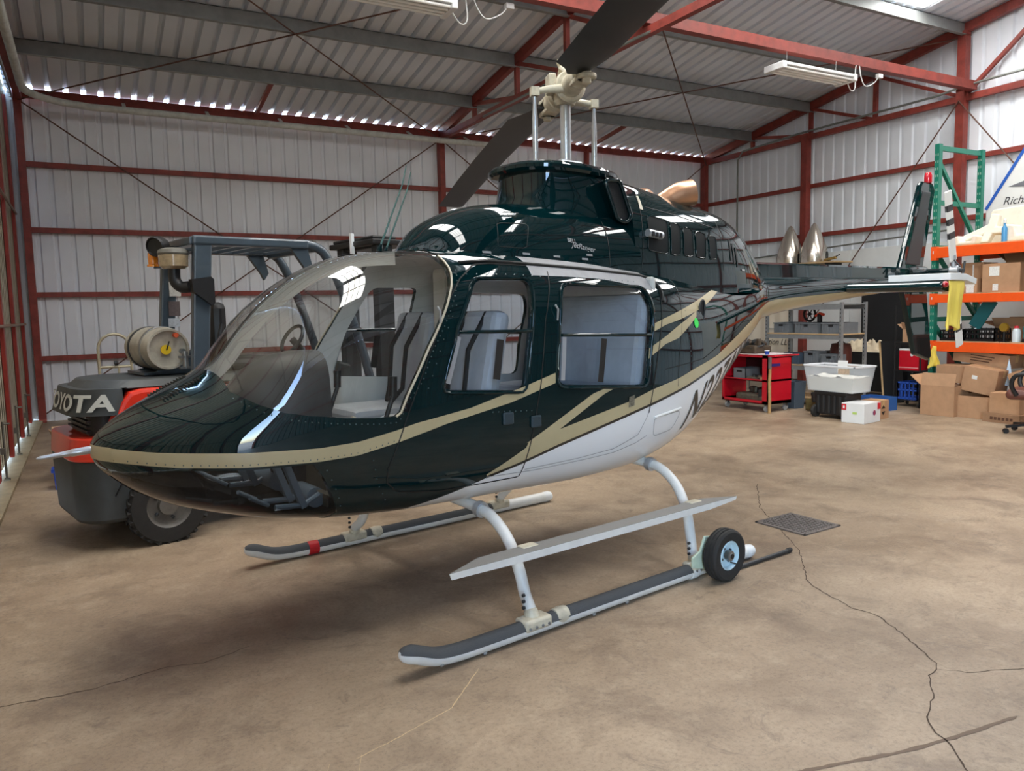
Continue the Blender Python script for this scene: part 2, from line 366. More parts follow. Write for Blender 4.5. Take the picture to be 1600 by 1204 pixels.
# gable wall on the right
wr = vert_sheet('y', XR+0.03, YF-0.1, YA+0.1, lambda c: roofz(min(max(c, YF), YA))+0.02, 0.0, 1).build('wall_right', M_WALL, fix=False)
tag(wr, 'white corrugated gable wall with red steel posts behind the storage racks', 'wall', kind='structure')
for z in (1.0, 2.0, 3.0, 4.0): MB().box(XR-0.05, XR+0.02, YF, YA-0.02, z-0.04, z+0.04).build('girt', M_RED, wr)
for y, zt in ((11.13, 5.05), (7.93, roofz(7.93)-0.15), (4.75, roofz(4.75)-0.15), (1.6, 5.6), (-1.6, 5.05)):
    MB().box(XR-0.18, XR-0.04, y-0.07, y+0.07, 0, zt).build('column', M_RED, wr)
rod((XR-0.2, 7.93, 4.93), (XR-0.2, 11.13, 0.9), wr); rod((XR-0.22, 7.93, 4.93), (XR-0.22, 4.75, 0.9), wr)
MB().tube([(XR-0.13, 13.0, 2.4), (XR-0.13, 13.0, 4.85), (XR-0.13, 12.85, 5.02), (XR-0.13, 11.3, 5.09), (XR-0.2, 8.3, 5.1), (XR-0.22, 7.9, 5.14), (XR-0.13, 7.2, 5.18), (XR-0.13, 2.0, 5.2)], 0.02, 8).build('conduit', M_CONDUIT, wr, smooth=40)
MB().tube([(XR-0.1, 12.9, 2.62), (XR-0.1, 8.1, 2.82)], 0.016, 8).build('conduit', M_CONDUIT, wr, smooth=40)
for y0 in (11.25, 10.05, 8.83, 7.61, 6.39, 5.17, 3.95, 2.73):
    MB().box(XR-0.075, XR-0.055, y0, y0+1.21, 0.02, 2.62+0.02*((y0*7) % 1)).build('liner_panel', M_WHITE, wr, bevel=0.003)
MB().box(XR-0.075, XR-0.055, 12.47, 13.68, 0.02, 2.58).build('liner_panel', M_WHITE, wr, bevel=0.003)

# front wall behind the camera and door gable on the left
wf = vert_sheet('x', YF-0.06, XL-0.1, XR+0.1, lambda c: ZE-0.05, 0.0, -1).build('wall_front', mat('front_wall_sheet', (128, 122, 114), 0.6, var=0.15, vscale=0.8), fix=False)
tag(wf, 'dull corrugated side wall behind the photographer', 'wall', kind='structure')
for z in (1.0, 2.0, 3.0, 4.0): MB().box(XL, XR-0.05, YF-0.05, YF+0.03, z-0.04, z+0.04).build('girt', M_RED, wf)
for x in (XL, 6.29, XR-0.09): MB().box(x-0.05, x+0.05, YF-0.04, YF+0.12, 0, ZE-0.13).build('column', M_RED, wf)
wl_ = vert_sheet('y', XL-0.06, YF-0.1, YA+0.1, lambda c: roofz(min(max(c, YF), YA))+0.02, 4.93, -1).build('wall_left', M_WALL, fix=False)
tag(wl_, 'corrugated gable cladding above the hangar doors', 'wall', kind='structure')
M_DPOST = mat('door_post_red', (140, 42, 32), 0.5, var=0.25, vscale=5)
dr = vert_sheet('y', XL-0.17, -1.6, YA+0.06, lambda c: 5.15, 0.06, -1, 0.2).build('door_1', M_BEIGE, fix=False)
tag(dr, 'beige corrugated sliding hangar door with red posts at the left', 'door', kind='structure')
for y in (-1.5, 0.1, 1.7, 3.3, 5.1, 6.95, 8.84, 10.45, 12.1, 13.75):
    MB().box(XL-0.165, XL-0.125, y-0.075, y+0.075, 0.05, 4.9).build('door_post', M_DPOST, dr)
for z in (1.55, 3.2): MB().tube([(XL-0.115, -1.55, z), (XL-0.115, 13.8, z)], 0.018, 8).build('door_rail', mat('door_rail_brown', (120, 96, 78), 0.5), dr, smooth=40)
for y in (3.45, 5.25, 7.1, 8.98, 10.6, 12.25):
    mb = MB().tube([(XL-0.09, y, 0.005), (XL-0.09, y, 0.62)], 0.011, 8); mb.tube([(XL-0.09, y, 0.60), (XL-0.03, y, 0.60)], 0.01, 8); mb.box(XL-0.125, XL-0.08, y-0.03, y+0.03, 0.30, 0.36); mb.box(XL-0.11, XL-0.06, y-0.025, y+0.025, 0.03, 0.06)
    mb.build('drop_bolt', M_STEEL if False else mat('bolt_grey', (110, 108, 100), 0.5, metal=0.5), dr, smooth=40)
MB().box(XL-0.2, XL+0.0, -1.6, YA, 0.0, 0.035).build('door_sill', mat('sill_concrete', (150, 132, 104), 0.8, var=0.3, vscale=6), dr)

# ------------------------------------------------------------------ helicopter
HK = np.array([
(-1.375,1.00,1.04,1.02,0.012,2.0,2.0),
(-1.355,0.955,1.080,1.02,0.11,2.0,2.0),
(-1.30,0.890,1.130,1.02,0.215,2.1,2.0),
(-1.20,0.808,1.192,1.02,0.325,2.2,2.05),
(-1.05,0.728,1.268,1.02,0.430,2.3,2.15),
(-0.83,0.655,1.380,1.02,0.525,2.4,2.45),
(-0.70,0.620,1.530,1.02,0.562,2.5,2.9),
(-0.58,0.595,1.658,1.02,0.590,2.5,3.2),
(-0.44,0.575,1.768,1.02,0.612,2.6,3.3),
(-0.30,0.562,1.850,1.03,0.628,2.7,3.3),
(-0.15,0.553,1.910,1.04,0.640,2.8,3.3),
( 0.02,0.548,1.940,1.05,0.650,3.0,3.4),
( 0.22,0.546,1.950,1.06,0.656,3.1,3.7),
( 0.60,0.542,1.940,1.07,0.660,3.2,4.6),
( 1.20,0.528,1.910,1.08,0.660,3.2,4.8),
( 1.60,0.535,1.875,1.09,0.650,3.0,4.6),
( 1.90,0.575,1.860,1.12,0.630,2.8,4.0),
( 2.15,0.650,1.855,1.17,0.595,2.7,3.4),
( 2.40,0.780,1.852,1.25,0.540,2.6,3.0),
( 2.70,0.960,1.850,1.36,0.460,2.5,2.8),
( 3.00,1.150,1.850,1.47,0.370,2.4,2.6),
( 3.25,1.320,1.850,1.57,0.300,2.3,2.4),
( 3.50,1.455,1.850,1.64,0.225,2.0,2.1),
( 3.80,1.520,1.850,1.68,0.195,2.0,2.0),
( 4.33,1.580,1.852,1.715,0.172,2.0,2.0),
( 5.34,1.668,1.856,1.762,0.130,2.0,2.0),
( 6.40,1.745,1.860,1.800,0.085,2.0,2.0)])
def pchip(xk, yk, x):
    x = np.asarray(x, float); h = np.diff(xk); d = np.diff(yk)/h; n = len(xk); m = np.zeros(n)
    for i in range(1, n-1):
        if d[i-1]*d[i] > 0:
            w1 = 2*h[i]+h[i-1]; w2 = h[i]+2*h[i-1]; m[i] = (w1+w2)/(w1/d[i-1]+w2/d[i])
    m[0] = d[0]; m[-1] = d[-1]
    i = np.clip(np.searchsorted(xk, x)-1, 0, n-2); u = (x-xk[i])/h[i]
    return ((1+2*u)*(1-u)**2*yk[i]+u*(1-u)**2*h[i]*m[i]+u*u*(3-2*u)*yk[i+1]+u*u*(u-1)*h[i]*m[i+1])
def hull(s): return [float(pchip(HK[:, 0], HK[:, k], s)) for k in range(1, 7)]
def halfw(s, z):
    s = min(max(s, HK[0, 0]), HK[-1, 0])
    zb, zt, zm, w, nl, nu = hull(s); a, n = ((zm-z)/(zm-zb), nl) if z < zm else ((z-zm)/(zt-zm), nu)
    return w*max(0.0, 1-min(max(a, 0), 1)**n)**(1/n)
CK = np.array([(0.24,1.93,.10,2.2),(0.27,1.985,.22,2.2),(0.32,2.035,.31,2.2),(0.38,2.095,.37,2.3),(0.46,2.145,.41,2.4),(0.575,2.195,.435,2.5),(0.76,2.237,.452,2.7),(1.0,2.257,.46,2.8),(1.4,2.262,.462,3.0),(1.74,2.262,.46,3.0)])
EK = np.array([(1.70,2.470,.445,3.2),(1.85,2.452,.445,3.2),(2.06,2.42,.44,3.2),(2.47,2.355,.42,3.2),(2.80,2.315,.385,3.1),(3.03,2.255,.345,2.8),(3.235,2.15,.285,2.5),(3.40,2.03,.225,2.3),(3.56,1.88,.15,2.2)])
CZ0 = 1.70
def csec(K, s): s = min(max(s, K[0, 0]), K[-1, 0]); return [float(pchip(K[:, 0], K[:, k], s)) for k in (1, 2, 3)]
def chalf(K):
    def f(s, z):
        zt, w, n = csec(K, s); return w*max(0.0, 1-min(max((z-CZ0)/(zt-CZ0), 0), 1)**n)**(1/n)
    return f
def resample(P, k):
    P = np.array(P); d = np.r_[0, np.cumsum(np.linalg.norm(np.diff(P, axis=0), axis=1))]; q = np.linspace(0, d[-1], k)
    return np.c_[[np.interp(q, d, P[:, j]) for j in range(P.shape[1])]].T
def hull_ring(s, off=0.0, nq=24):
    zb, zt, zm, w, nl, nu = hull(s); w = max(w-off, 0.004); zb += off; zt -= off
    a = np.linspace(0, math.pi/2, 200); lo = np.c_[w*np.sin(a)**(2/nl), zm-(zm-zb)*np.cos(a)**(2/nl)]; hi = np.c_[w*np.cos(a)**(2/nu), zm+(zt-zm)*np.sin(a)**(2/nu)]
    lo = resample(lo, nq+1); hi = resample(hi, nq+1); half = np.r_[lo, hi[1:]]           # bottom to top, +t side
    ring = [(s, -t, z) for t, z in half]+[(s, t, z) for t, z in half[-2:0:-1]]
    return ring
def hull_mesh(s0, s1, off=0.0, ns=90, mi=0, nq=24):
    ss = np.unique(np.r_[np.linspace(s0, s1, ns), [s0+(min(s1, -1.0)-s0)*x*x for x in np.linspace(0, 1, 14)] if s0 < -1.2 else []])
    mb = MB(); rings = [hull_ring(s, off, nq) for s in ss]; n = len(rings[0])
    vs = [p for r in rings for p in r]; fs = []
    for i in range(len(ss)-1):
        for k in range(n): fs.append((i*n+k, i*n+(k+1) % n, (i+1)*n+(k+1) % n, (i+1)*n+k))
    fs.append(tuple(range(n))); fs.append(tuple((len(ss)-1)*n+k for k in range(n-1, -1, -1)))
    mb.add(vs, fs, mi); return mb
def tmp(mb, mats=2):
    o = bpy.data.objects.new('tmp', mb.mesh('tmp')); COL.objects.link(o)
    for k in range(mats): o.data.materials.append(None)
    return o
def bool_ops(base, ops):
    """ops: list of (object, operation); returns a mesh, deletes nothing"""
    for o, op in ops:
        md = base.modifiers.new('b', 'BOOLEAN'); md.operation = op; md.object = o; md.solver = 'EXACT'
    dg = bpy.context.evaluated_depsgraph_get(); dg.update()
    return bpy.data.meshes.new_from_object(base.evaluated_get(dg))
def side_prism(poly, y0, y1, mi=0):
    mb = MB().prism(poly, lambda u, v, d: (u, d, v), y0, y1); mb.mi = [mi]*len(mb.f); return mb
def rounded(poly, r, k=4):
    out = []; n = len(poly)
    for i in range(n):
        p, a, b = Vector(poly[i]), Vector(poly[i-1]), Vector(poly[(i+1) % n]); da = (a-p); db = (b-p); q = min(r, da.length*0.45, db.length*0.45)
        A = p+da.normalized()*q; B = p+db.normalized()*q
        for j in range(k+1):
            t = j/k; out.append(tuple(A*(1-t)**2+p*2*t*(1-t)+B*t*t))
    return out

TH = math.radians(9.15)
heli = thing('helicopter', 'dark green helicopter with gold stripes and white belly parked on skids', 'helicopter', (1.336, 4.10, 0), TH)
def H(s, t, z): return (s, -t, z)

def green_paint():
    m = bpy.data.materials.new('green_gloss_paint'); m.use_nodes = True; n = m.node_tree.nodes; l = m.node_tree.links; b = n['Principled BSDF']
    b.inputs['Roughness'].default_value = 0.4; b.inputs['Specular IOR Level'].default_value = 0.0; b.inputs['Coat Weight'].default_value = 1.0; b.inputs['Coat Roughness'].default_value = 0.012; b.inputs['Coat IOR'].default_value = 1.5
    tc = n.new('ShaderNodeTexCoord'); sx = n.new('ShaderNodeSeparateXYZ'); l.new(tc.outputs['Object'], sx.inputs[0])
    mr = n.new('ShaderNodeMapRange'); mr.inputs['From Min'].default_value = -1.5; mr.inputs['From Max'].default_value = 6.5; l.new(sx.outputs[0], mr.inputs['Value'])
    fc = n.new('ShaderNodeFloatCurve'); l.new(mr.outputs[0], fc.inputs['Value']); cu = fc.mapping.curves[0]
    pts = [(-1.5, 0.0), (-0.12, 0.50), (0.0, 0.615), (0.365, 0.728), (0.589, 0.778), (0.836, 0.841), (1.206, 0.921), (1.635, 1.008), (1.96, 1.079), (2.312, 1.17), (2.696, 1.267), (3.049, 1.358), (3.2, 1.40), (3.3, 0.8), (6.5, 0.0)]
    q = [((s+1.5)/8, z/2) for s, z in pts]
    cu.points[0].location = q[0]; cu.points[1].location = q[-1]
    for p in q[1:-1]: cu.points.new(*p)
    for p in cu.points: p.handle_type = 'VECTOR'
    fc.mapping.update()
    m2 = n.new('ShaderNodeMath'); m2.operation = 'MULTIPLY'; m2.inputs[1].default_value = 2.0; l.new(fc.outputs[0], m2.inputs[0])
    lt = n.new('ShaderNodeMath'); lt.operation = 'LESS_THAN'; l.new(sx.outputs[2], lt.inputs[0]); l.new(m2.outputs[0], lt.inputs[1])
    mx = n.new('ShaderNodeMix'); mx.data_type = 'RGBA'; mx.inputs[6].default_value = (*lin((3, 30, 33)), 1); mx.inputs[7].default_value = (*lin((226, 226, 226)), 1)
    l.new(lt.outputs[0], mx.inputs[0]); l.new(mx.outputs[2], b.inputs['Base Color'])
    return m
M_GREEN = green_paint()
M_GPLAIN = mat('green_gloss_plain', (3, 30, 33), 0.4, coat=1.0, spec=0.0)
M_GOLD = mat('gold_stripe_paint', (178, 164, 128), 0.4, coat=0.4, var=0.05, vscale=8)
M_BLKS = mat('black_pinstripe', (20, 20, 18), 0.3, coat=0.5)
M_INT = mat('cabin_trim_pale', (206, 206, 202), 0.7, var=0.15, vscale=5)
M_SEAL = mat('black_seal', (18, 20, 20), 0.5)
M_GLASS = glass_mat('clear_perspex', (0.92, 0.92, 0.905), 0.01, 1.75)
M_TINT = glass_mat('smoked_perspex', (0.50, 0.54, 0.58))
M_WIN = glass_mat('door_perspex', (0.93, 0.95, 0.97))
M_WGEAR = mat('gear_white_paint', (222, 222, 218), 0.38, var=0.1, vscale=10)
M_CREAM = mat('hub_cream_paint', (206, 198, 176), 0.42, var=0.3, vscale=14)
M_SILVER = mat('silver_tube', (186, 188, 190), 0.28, metal=0.6)
M_BLADE = mat('blade_black', (26, 26, 27), 0.5, var=0.4, vscale=8)
M_GRIP = mat('grip_tape_grey', (72, 74, 76), 0.85, bump=0.4, bscale=300)

WS = [(-0.865, 1.45), (-0.868, 1.275), (-0.787, 1.22), (-0.691, 1.178), (-0.583, 1.156), (-0.424, 1.133), (-0.254, 1.117), (-0.178, 1.117), (-0.150, 1.135), (-0.114, 1.212), (-0.061, 1.301), (0.015, 1.433), (0.089, 1.543), (0.151, 1.646), (0.206, 1.753), (0.228, 1.82), (0.225, 1.90), (0.205, 2.2), (-0.865, 2.2)]
WF = rounded([(0.345, 1.768), (0.690, 1.768), (0.672, 1.622), (0.631, 1.418), (0.593, 1.183), (0.082, 1.224), (0.190, 1.502)], 0.045)
WR = rounded([(0.918, 1.742), (1.600, 1.724), (1.648, 1.608), (1.603, 1.413), (1.562, 1.136), (0.836, 1.192), (0.864, 1.482)], 0.06)
CH = [(-1.318, 0.945), (-1.171, 0.955), (-1.0, 0.946), (-0.82, 0.936), (-0.581, 0.938), (-0.535, 0.87), (-0.476, 0.763), (-0.413, 0.655), (-0.40, 0.3), (-1.318, 0.3)]
def build_fuselage():
    outer = tmp(hull_mesh(-1.375, 6.40, 0.0, 130)); inner = tmp(hull_mesh(-1.30, 1.86, 0.028, 46, 1, 14))
    cut = [tmp(side_prism(p, -1, 1)) for p in (WS, WF, WR, CH)]
    me = bool_ops(outer, [(inner, 'DIFFERENCE')]+[(c, 'DIFFERENCE') for c in cut])
    me.name = 'fuselage'; me.materials[0] = M_GREEN; me.materials[1] = M_INT
    me.polygons.foreach_set('use_smooth', [True]*len(me.polygons)); me.set_sharp_from_angle(angle=math.radians(28))
    o = bpy.data.objects.new('fuselage', me); COL.objects.link(o); o.parent = heli
    g0 = tmp(hull_mesh(-1.36, 2.0, 0.004, 60)); gi = tmp(hull_mesh(-1.345, 1.9, 0.009, 60))
    shell = bool_ops(g0, [(gi, 'DIFFERENCE')])
    def pane(name, poly, y0, y1, m, label=None):
        b = bpy.data.objects.new('tmp', shell.copy()); COL.objects.link(b); c = tmp(side_prism(poly, y0, y1))
        pm = bool_ops(b, [(c, 'INTERSECT')]); pm.materials.clear(); pm.materials.append(m)
        pm.polygons.foreach_set('use_smooth', [True]*len(pm.polygons)); pm.set_sharp_from_angle(angle=math.radians(30))
        q = bpy.data.objects.new(name, pm); COL.objects.link(q); q.parent = heli
        if label: q['label'] = label
        bpy.data.objects.remove(b); bpy.data.objects.remove(c)
    for y0, y1, w in ((-1, -0.012, 'port'), (0.012, 1, 'starboard')):
        pane('windscreen', WS, y0, y1, M_GLASS, 'clear curved windscreen half')
        pane('door_window', WF, y0, y1, M_WIN); pane('passenger_window', WR, y0, y1, M_WIN)
        pane('chin_window', CH, y0, y1, M_TINT, 'smoked chin window under the nose')
    for q in [outer, inner, g0, gi]+cut: bpy.data.objects.remove(q)
    return o
fus = build_fuselage()

# ---- decals and seams laid on the hull
def on_surf(hf, s, z, side, off): return (s, -side*(hf(s, z)+off), z)
def band(name, up, lo, m, hf=halfw, off=0.0018, n=50, rows=5, label=None, sides=(1, -1)):
    U = resample(up, n); Lw = resample(lo, n)
    for sd in sides:
        mb = MB().grid(lambda i, j: on_surf(hf, *(U[i]*(j/(rows-1))+Lw[i]*(1-j/(rows-1))), sd, off), n, rows)
        o = mb.build(name, m, heli, smooth=60)
        if label: o['label'] = label
def seam(name, pts, w, m, hf=halfw, off=0.002, sides=(1, -1), closed=False, parent=None):
    if closed: pts = list(pts)+[pts[0]]
    L = sum(math.dist(pts[i], pts[i+1]) for i in range(len(pts)-1)); P = resample(pts, max(8, int(L/0.025)))
    for sd in sides:
        vs = []
        for i in range(len(P)):
            d = P[min(i+1, len(P)-1)]-P[max(i-1, 0)]; d = d/(np.linalg.norm(d)+1e-9); nn = np.array([-d[1], d[0]])*w/2
            vs += [on_surf(hf, *(P[i]+nn), sd, off), on_surf(hf, *(P[i]-nn), sd, off)]
        MB().add(vs, [(2*i, 2*i+1, 2*i+3, 2*i+2) for i in range(len(P)-1)]).build(name, m, parent or heli, fix=False, smooth=60)
def surf_tube(name, pts, r, m, hf=halfw, off=0.0, sides=(1, -1), closed=True):
    if closed: pts = list(pts)+[pts[0]]
    L = sum(math.dist(pts[i], pts[i+1]) for i in range(len(pts)-1)); P = resample(pts, max(10, int(L/0.03)))
    if closed: P = P[:-1]
    for sd in sides: MB().tube([on_surf(hf, s, z, sd, off) for s, z in P], r, 6, closed=closed).build(name, m, heli, smooth=60)
ST1U = [(-1.33, 1.051), (-1.168, 1.035), (-0.869, 1.015), (-0.551, 1.007), (-0.372, 1.017), (-0.178, 1.051), (-0.075, 1.075), (0.24, 1.12), (0.596, 1.204), (0.815, 1.261)]
ST1L = [(-1.33, 0.991), (-1.275, 0.986), (-1.105, 0.966), (-0.87, 0.949), (-0.552, 0.945), (-0.374, 0.954), (-0.163, 0.994), (0.104, 1.056), (0.507, 1.126), (0.814, 1.205)]
band('gold_stripe', ST1U, ST1L, M_GOLD, n=90)
def nose_s(t, z):
    lo, hi = HK[0, 0]+0.0005, -1.2
    for _ in range(30):
        m = (lo+hi)/2
        if halfw(m, z) > abs(t): hi = m
        else: lo = m
    return hi
MB().grid(lambda i, j: (nose_s(-0.172+0.344*i/40, 0.992+0.062*j/6)-0.0022, (0.172-0.344*i/40)*1.006, 0.992+0.062*j/6), 41, 7).build('gold_stripe', M_GOLD, heli, smooth=60)
B1U = [(0.362, 0.752), (0.604, 0.869), (0.61, 0.896), (0.83, 0.942), (1.414, 1.05), (1.623, 1.103), (1.887, 1.151), (2.085, 1.203), (2.403, 1.268), (2.79, 1.398), (3.077, 1.494), (3.243, 1.569)]
B1L = [(0.365, 0.743), (0.589, 0.794), (0.836, 0.857), (1.206, 0.937), (1.635, 1.024), (1.96, 1.095), (2.312, 1.186), (2.696, 1.282), (3.049, 1.373), (3.243, 1.44)]
band('gold_stripe', B1U, B1L, M_GOLD, n=80)
PIN = [(s, z-0.016) for s, z in B1L]
band('black_pinstripe', B1L, PIN, M_BLKS, n=80, rows=3)
B3U = [(3.243, 1.569), (3.47, 1.632), (3.618, 1.650), (3.898, 1.664), (4.928, 1.714), (5.9, 1.752)]
B3L = [(3.243, 1.33), (3.47, 1.445), (3.618, 1.487), (3.898, 1.535), (4.928, 1.636), (5.9, 1.715)]
band('gold_stripe', B3U, B3L, M_GOLD, n=60, rows=9, off=0.0025)
band('gold_stripe', [(0.604, 0.893), (1.10, 1.122), (1.19, 1.142)], [(0.83, 0.939), (1.19, 1.112), (1.28, 1.140)], M_GOLD, n=30)
band('gold_stripe', [(1.622, 1.502), (1.77, 1.542), (1.922, 1.58), (2.345, 1.683), (2.843, 1.806)], [(1.617, 1.453), (1.763, 1.498), (1.906, 1.523), (2.278, 1.606), (2.843, 1.804)], M_GOLD, n=40)
band('gold_stripe', [(1.589, 1.358), (1.756, 1.426), (1.901, 1.49), (2.152, 1.58)], [(1.582, 1.296), (1.753, 1.378), (1.892, 1.409), (2.137, 1.542)], M_GOLD, n=30)
# registration on both flanks
def reg_fn(side):
    def f(u, v):
        k = u/1.12; s0 = 1.97+k*0.97; zl = 0.795+0.42*(s0-1.97); hh = 0.255-0.085*k
        s = s0+v*0.11 if side > 0 else 2.94-k*0.97+v*0.05
        if side < 0: zl = 0.795+0.42*(s-1.97); hh = 0.17+0.085*k
        z = zl+v*hh
        return on_surf(halfw, s, z, side, 0.003)
    return f
for sd in (1, -1):
    v, f = text_mesh('N227AM', 1.0, 0, 0.015, maxlen=0.12); xm = max(p[0] for p in v); ym = max(p[1] for p in v); g = reg_fn(sd)
    me_ = MB().add([g(p[0]/xm*1.12, p[1]/ym) for p in v], f).build('registration_mark', mat('registration_grey', (58, 54, 46), 0.4), heli, fix=False)
# door seams and window frames
DF = [(0.72, 1.853), (0.463, 1.86), (0.375, 1.853), (0.259, 1.776), (0.158, 1.662), (0.012, 1.399), (-0.106, 1.143), (-0.222, 0.87), (-0.224, 0.80), (-0.153, 0.735), (0.1, 0.70), (0.59, 0.70)]
DM = [(0.855, 1.842), (0.755, 1.551), (0.708, 1.206), (0.613, 0.809), (0.596, 0.70)]
DR = [(0.376, 1.872), (0.629, 1.861), (1.088, 1.838), (1.661, 1.803), (1.765, 1.775), (1.770, 1.72), (1.753, 1.646), (1.688, 1.369), (1.623, 1.095), (1.585, 0.96), (1.50, 0.83), (1.30, 0.77), (1.0, 0.75), (0.62, 0.74)]
seam('door_seam', DF, 0.007, M_SEAL); seam('door_seam', DM, 0.008, M_SEAL); seam('door_seam', DR[2:10], 0.009, M_SEAL); seam('door_seam', DR[9:], 0.004, mat('seam_grey', (150, 150, 150), 0.6))
surf_tube('drip_rail', [(0.30, 1.862), (0.45, 1.872), (0.629, 1.866), (1.088, 1.844), (1.661, 1.809), (1.765, 1.782), (1.785, 1.72), (1.768, 1.646)], 0.010, M_SEAL, off=0.006, closed=False)
surf_tube('window_frame', [(s+(0.012 if s > 0.4 else -0.012), z+(0.012 if z > 1.5 else -0.014)) for s, z in WF], 0.009, M_GPLAIN, off=0.002)
surf_tube('window_frame', [(s+(0.012 if s > 1.25 else -0.014), z+(0.012 if z > 1.5 else -0.014)) for s, z in WR], 0.010, M_GPLAIN, off=0.002)
surf_tube('window_rail', [(0.195, 1.505), (0.655, 1.497)], 0.010, M_GPLAIN, off=0.002, closed=False)
surf_tube('window_rail', [(0.868, 1.466), (1.612, 1.44)], 0.010, M_GPLAIN, off=0.002, closed=False)
surf_tube('windscreen_edge', WS[7:17], 0.006, mat('edge_trim_tan', (196, 186, 164), 0.4), off=0.001, closed=False)
M_ALU = mat('aluminium_strip', (196, 202, 208), 0.35, metal=0.7)
seam('slider_strip', [(0.185, 1.485), (0.105, 1.255)], 0.03, M_ALU, off=0.008); seam('slider_strip', [(0.882, 1.455), (0.862, 1.215)], 0.03, M_ALU, off=0.008)
M_STRAP = mat('strap_black', (28, 24, 22), 0.7)
seam('slider_handle', [(0.435, 1.46), (0.40, 1.255)], 0.045, M_STRAP, off=0.012); seam('slider_handle', [(1.185, 1.435), (1.15, 1.185)], 0.045, M_STRAP, off=0.012)
seam('belly_seam', [(0.365, 0.735), (0.713, 0.725), (1.101, 0.735), (1.311, 0.745), (1.50, 0.78), (1.592, 0.815)], 0.004, mat('seam_grey', (150, 150, 150), 0.6))
seam('panel_seam', [(2.02, 1.80), (1.95, 1.55), (1.90, 1.3), (1.88, 1.1)], 0.004, M_SEAL); seam('panel_seam', [(1.75, 1.22), (2.2, 1.26), (2.7, 1.42), (3.1, 1.56)], 0.004, M_SEAL)
seam('panel_seam', [(3.55, 1.83), (3.5, 1.7), (3.47, 1.55), (3.45, 1.45)], 0.004, M_SEAL)
seam('hatch', rounded([(1.66, 0.80), (1.64, 0.92), (1.93, 0.94), (1.86, 0.82)], 0.03), 0.005, mat('seam_grey', (150, 150, 150), 0.6), closed=True)
surf_tube('hatch_handle', [(1.64, 0.925), (1.92, 0.955)], 0.009, M_WGEAR, off=0.004, closed=False)
band('data_plate', [(1.40, 1.075), (1.45, 1.085)], [(1.395, 1.012), (1.447, 1.02)], mat('plate_grey', (140, 136, 120), 0.4, metal=0.4, var=0.6, vscale=90), n=4, rows=3, off=0.004)
# round side vent and sticker
vy = halfw(2.22, 1.575)
for sd in (1, -1):
    MB().tube([(2.22+0.03*math.cos(a)+0.01*math.sin(a), -sd*(vy+0.004), 1.575+0.075*math.sin(a)) for a in np.linspace(0, 2*math.pi, 20)[:-1]], 0.007, 6, closed=True).build('vent_rim', M_DARK, heli, smooth=60)
    MB().add([(2.22+0.03*math.cos(a)+0.01*math.sin(a), -sd*(vy+0.003), 1.575+0.075*math.sin(a)) for a in np.linspace(0, 2*math.pi, 20)[:-1]], [tuple(range(19))]).build('side_vent', M_BLACK, heli)
vs_ = [(2.12+0.028*math.cos(a), 0, 1.50+0.034*math.sin(a)) for a in np.linspace(0, 2*math.pi, 17)[:-1]]
stk = MB().add([on_surf(halfw, s, z, 1, 0.004) for s, _, z in vs_], [tuple(range(16))]).build('sticker', mat('sticker_green', (60, 226, 90), 0.5), heli, fix=False); stk['label'] = 'bright green round sticker'
# handles, latches
for s, z in ((0.475, 1.045), (0.665, 1.01)):
    for sd in (1, -1):
        y = -sd*(halfw(s, z)+0.006); MB().box(s-0.035, s+0.035, y-0.008, y+0.008, z-0.035, z+0.03).build('door_handle', mat('handle_blue_grey', (70, 86, 96), 0.3, metal=0.6), heli, bevel=0.008)
for s, z in ((0.09, 1.60), (0.835, 1.60)):
    y = -(halfw(s, z)+0.01); MB().tube([(s-0.01, y, z+0.035), (s, y-0.012, z+0.01), (s+0.005, y, z-0.05)], 0.006, 6).build('door_hinge', M_SILVER, heli, smooth=60)
# rivet lines (too many to pick apart)
mb = MB()
def rivets(pts, step, hf=halfw, r=0.0045, side=1):
    L = sum(math.dist(pts[i], pts[i+1]) for i in range(len(pts)-1))
    for s, z in resample(pts, max(2, int(L/step))):
        c = Vector(on_surf(hf, s, z, side, 0.001)); mb.add([c+Vector((r, 0, 0)), c+Vector((0, 0, r)), c+Vector((-r, 0, 0)), c+Vector((0, 0, -r)), c+Vector((0, -side*0.0035, 0))], [(0, 1, 4), (1, 2, 4), (2, 3, 4), (3, 0, 4)])
off_ = [(s+(0.03 if i > 8 else 0), z-(0.028 if i < 10 else 0)) for i, (s, z) in enumerate(WS[1:16])]
for sd in (1, -1):
    rivets(off_, 0.028, side=sd); rivets([(s, z+0.012) for s, z in ST1L[1:7]], 0.03, side=sd); rivets([(0.25, 1.80), (0.6, 1.80), (0.78, 1.79)], 0.05, side=sd); rivets([(0.95, 1.79), (1.6, 1.765)], 0.05, side=sd)
    rivets([(2.05, 1.22), (2.02, 1.4), (2.0, 1.6), (2.0, 1.78)], 0.03, side=sd); rivets([(0.38, 1.085), (0.64, 1.068)], 0.03, side=sd); rivets([(-0.30, 0.92), (-0.27, 0.8), (-0.2, 0.7)], 0.04, side=sd); rivets([(-0.52, 0.9), (-0.42, 0.7)], 0.04, side=sd); rivets([(0.0, 1.24), (0.1, 1.47), (0.2, 1.64)], 0.05, side=sd)
rv = mb.build('rivets', mat('rivet_grey', (60, 80, 82), 0.3, coat=1.0), heli, fix=False); rv['kind'] = 'stuff'
# nose louvre
for sd in (1, -1):
    for k in range(13):
        s = -1.09+k*0.0135; zc = float(pchip(HK[:, 0], HK[:, 2], s)); t = 0.12*sd
        z = 1.02+(zc-1.02)*max(0, 1-(0.12/hull(s)[3])**hull(s)[5])**(1/hull(s)[5]); MB().box(s-0.003, s+0.003, -t-0.028, -t+0.028, z-0.012, z+0.006).build('louvre_slat', M_SEAL, heli)
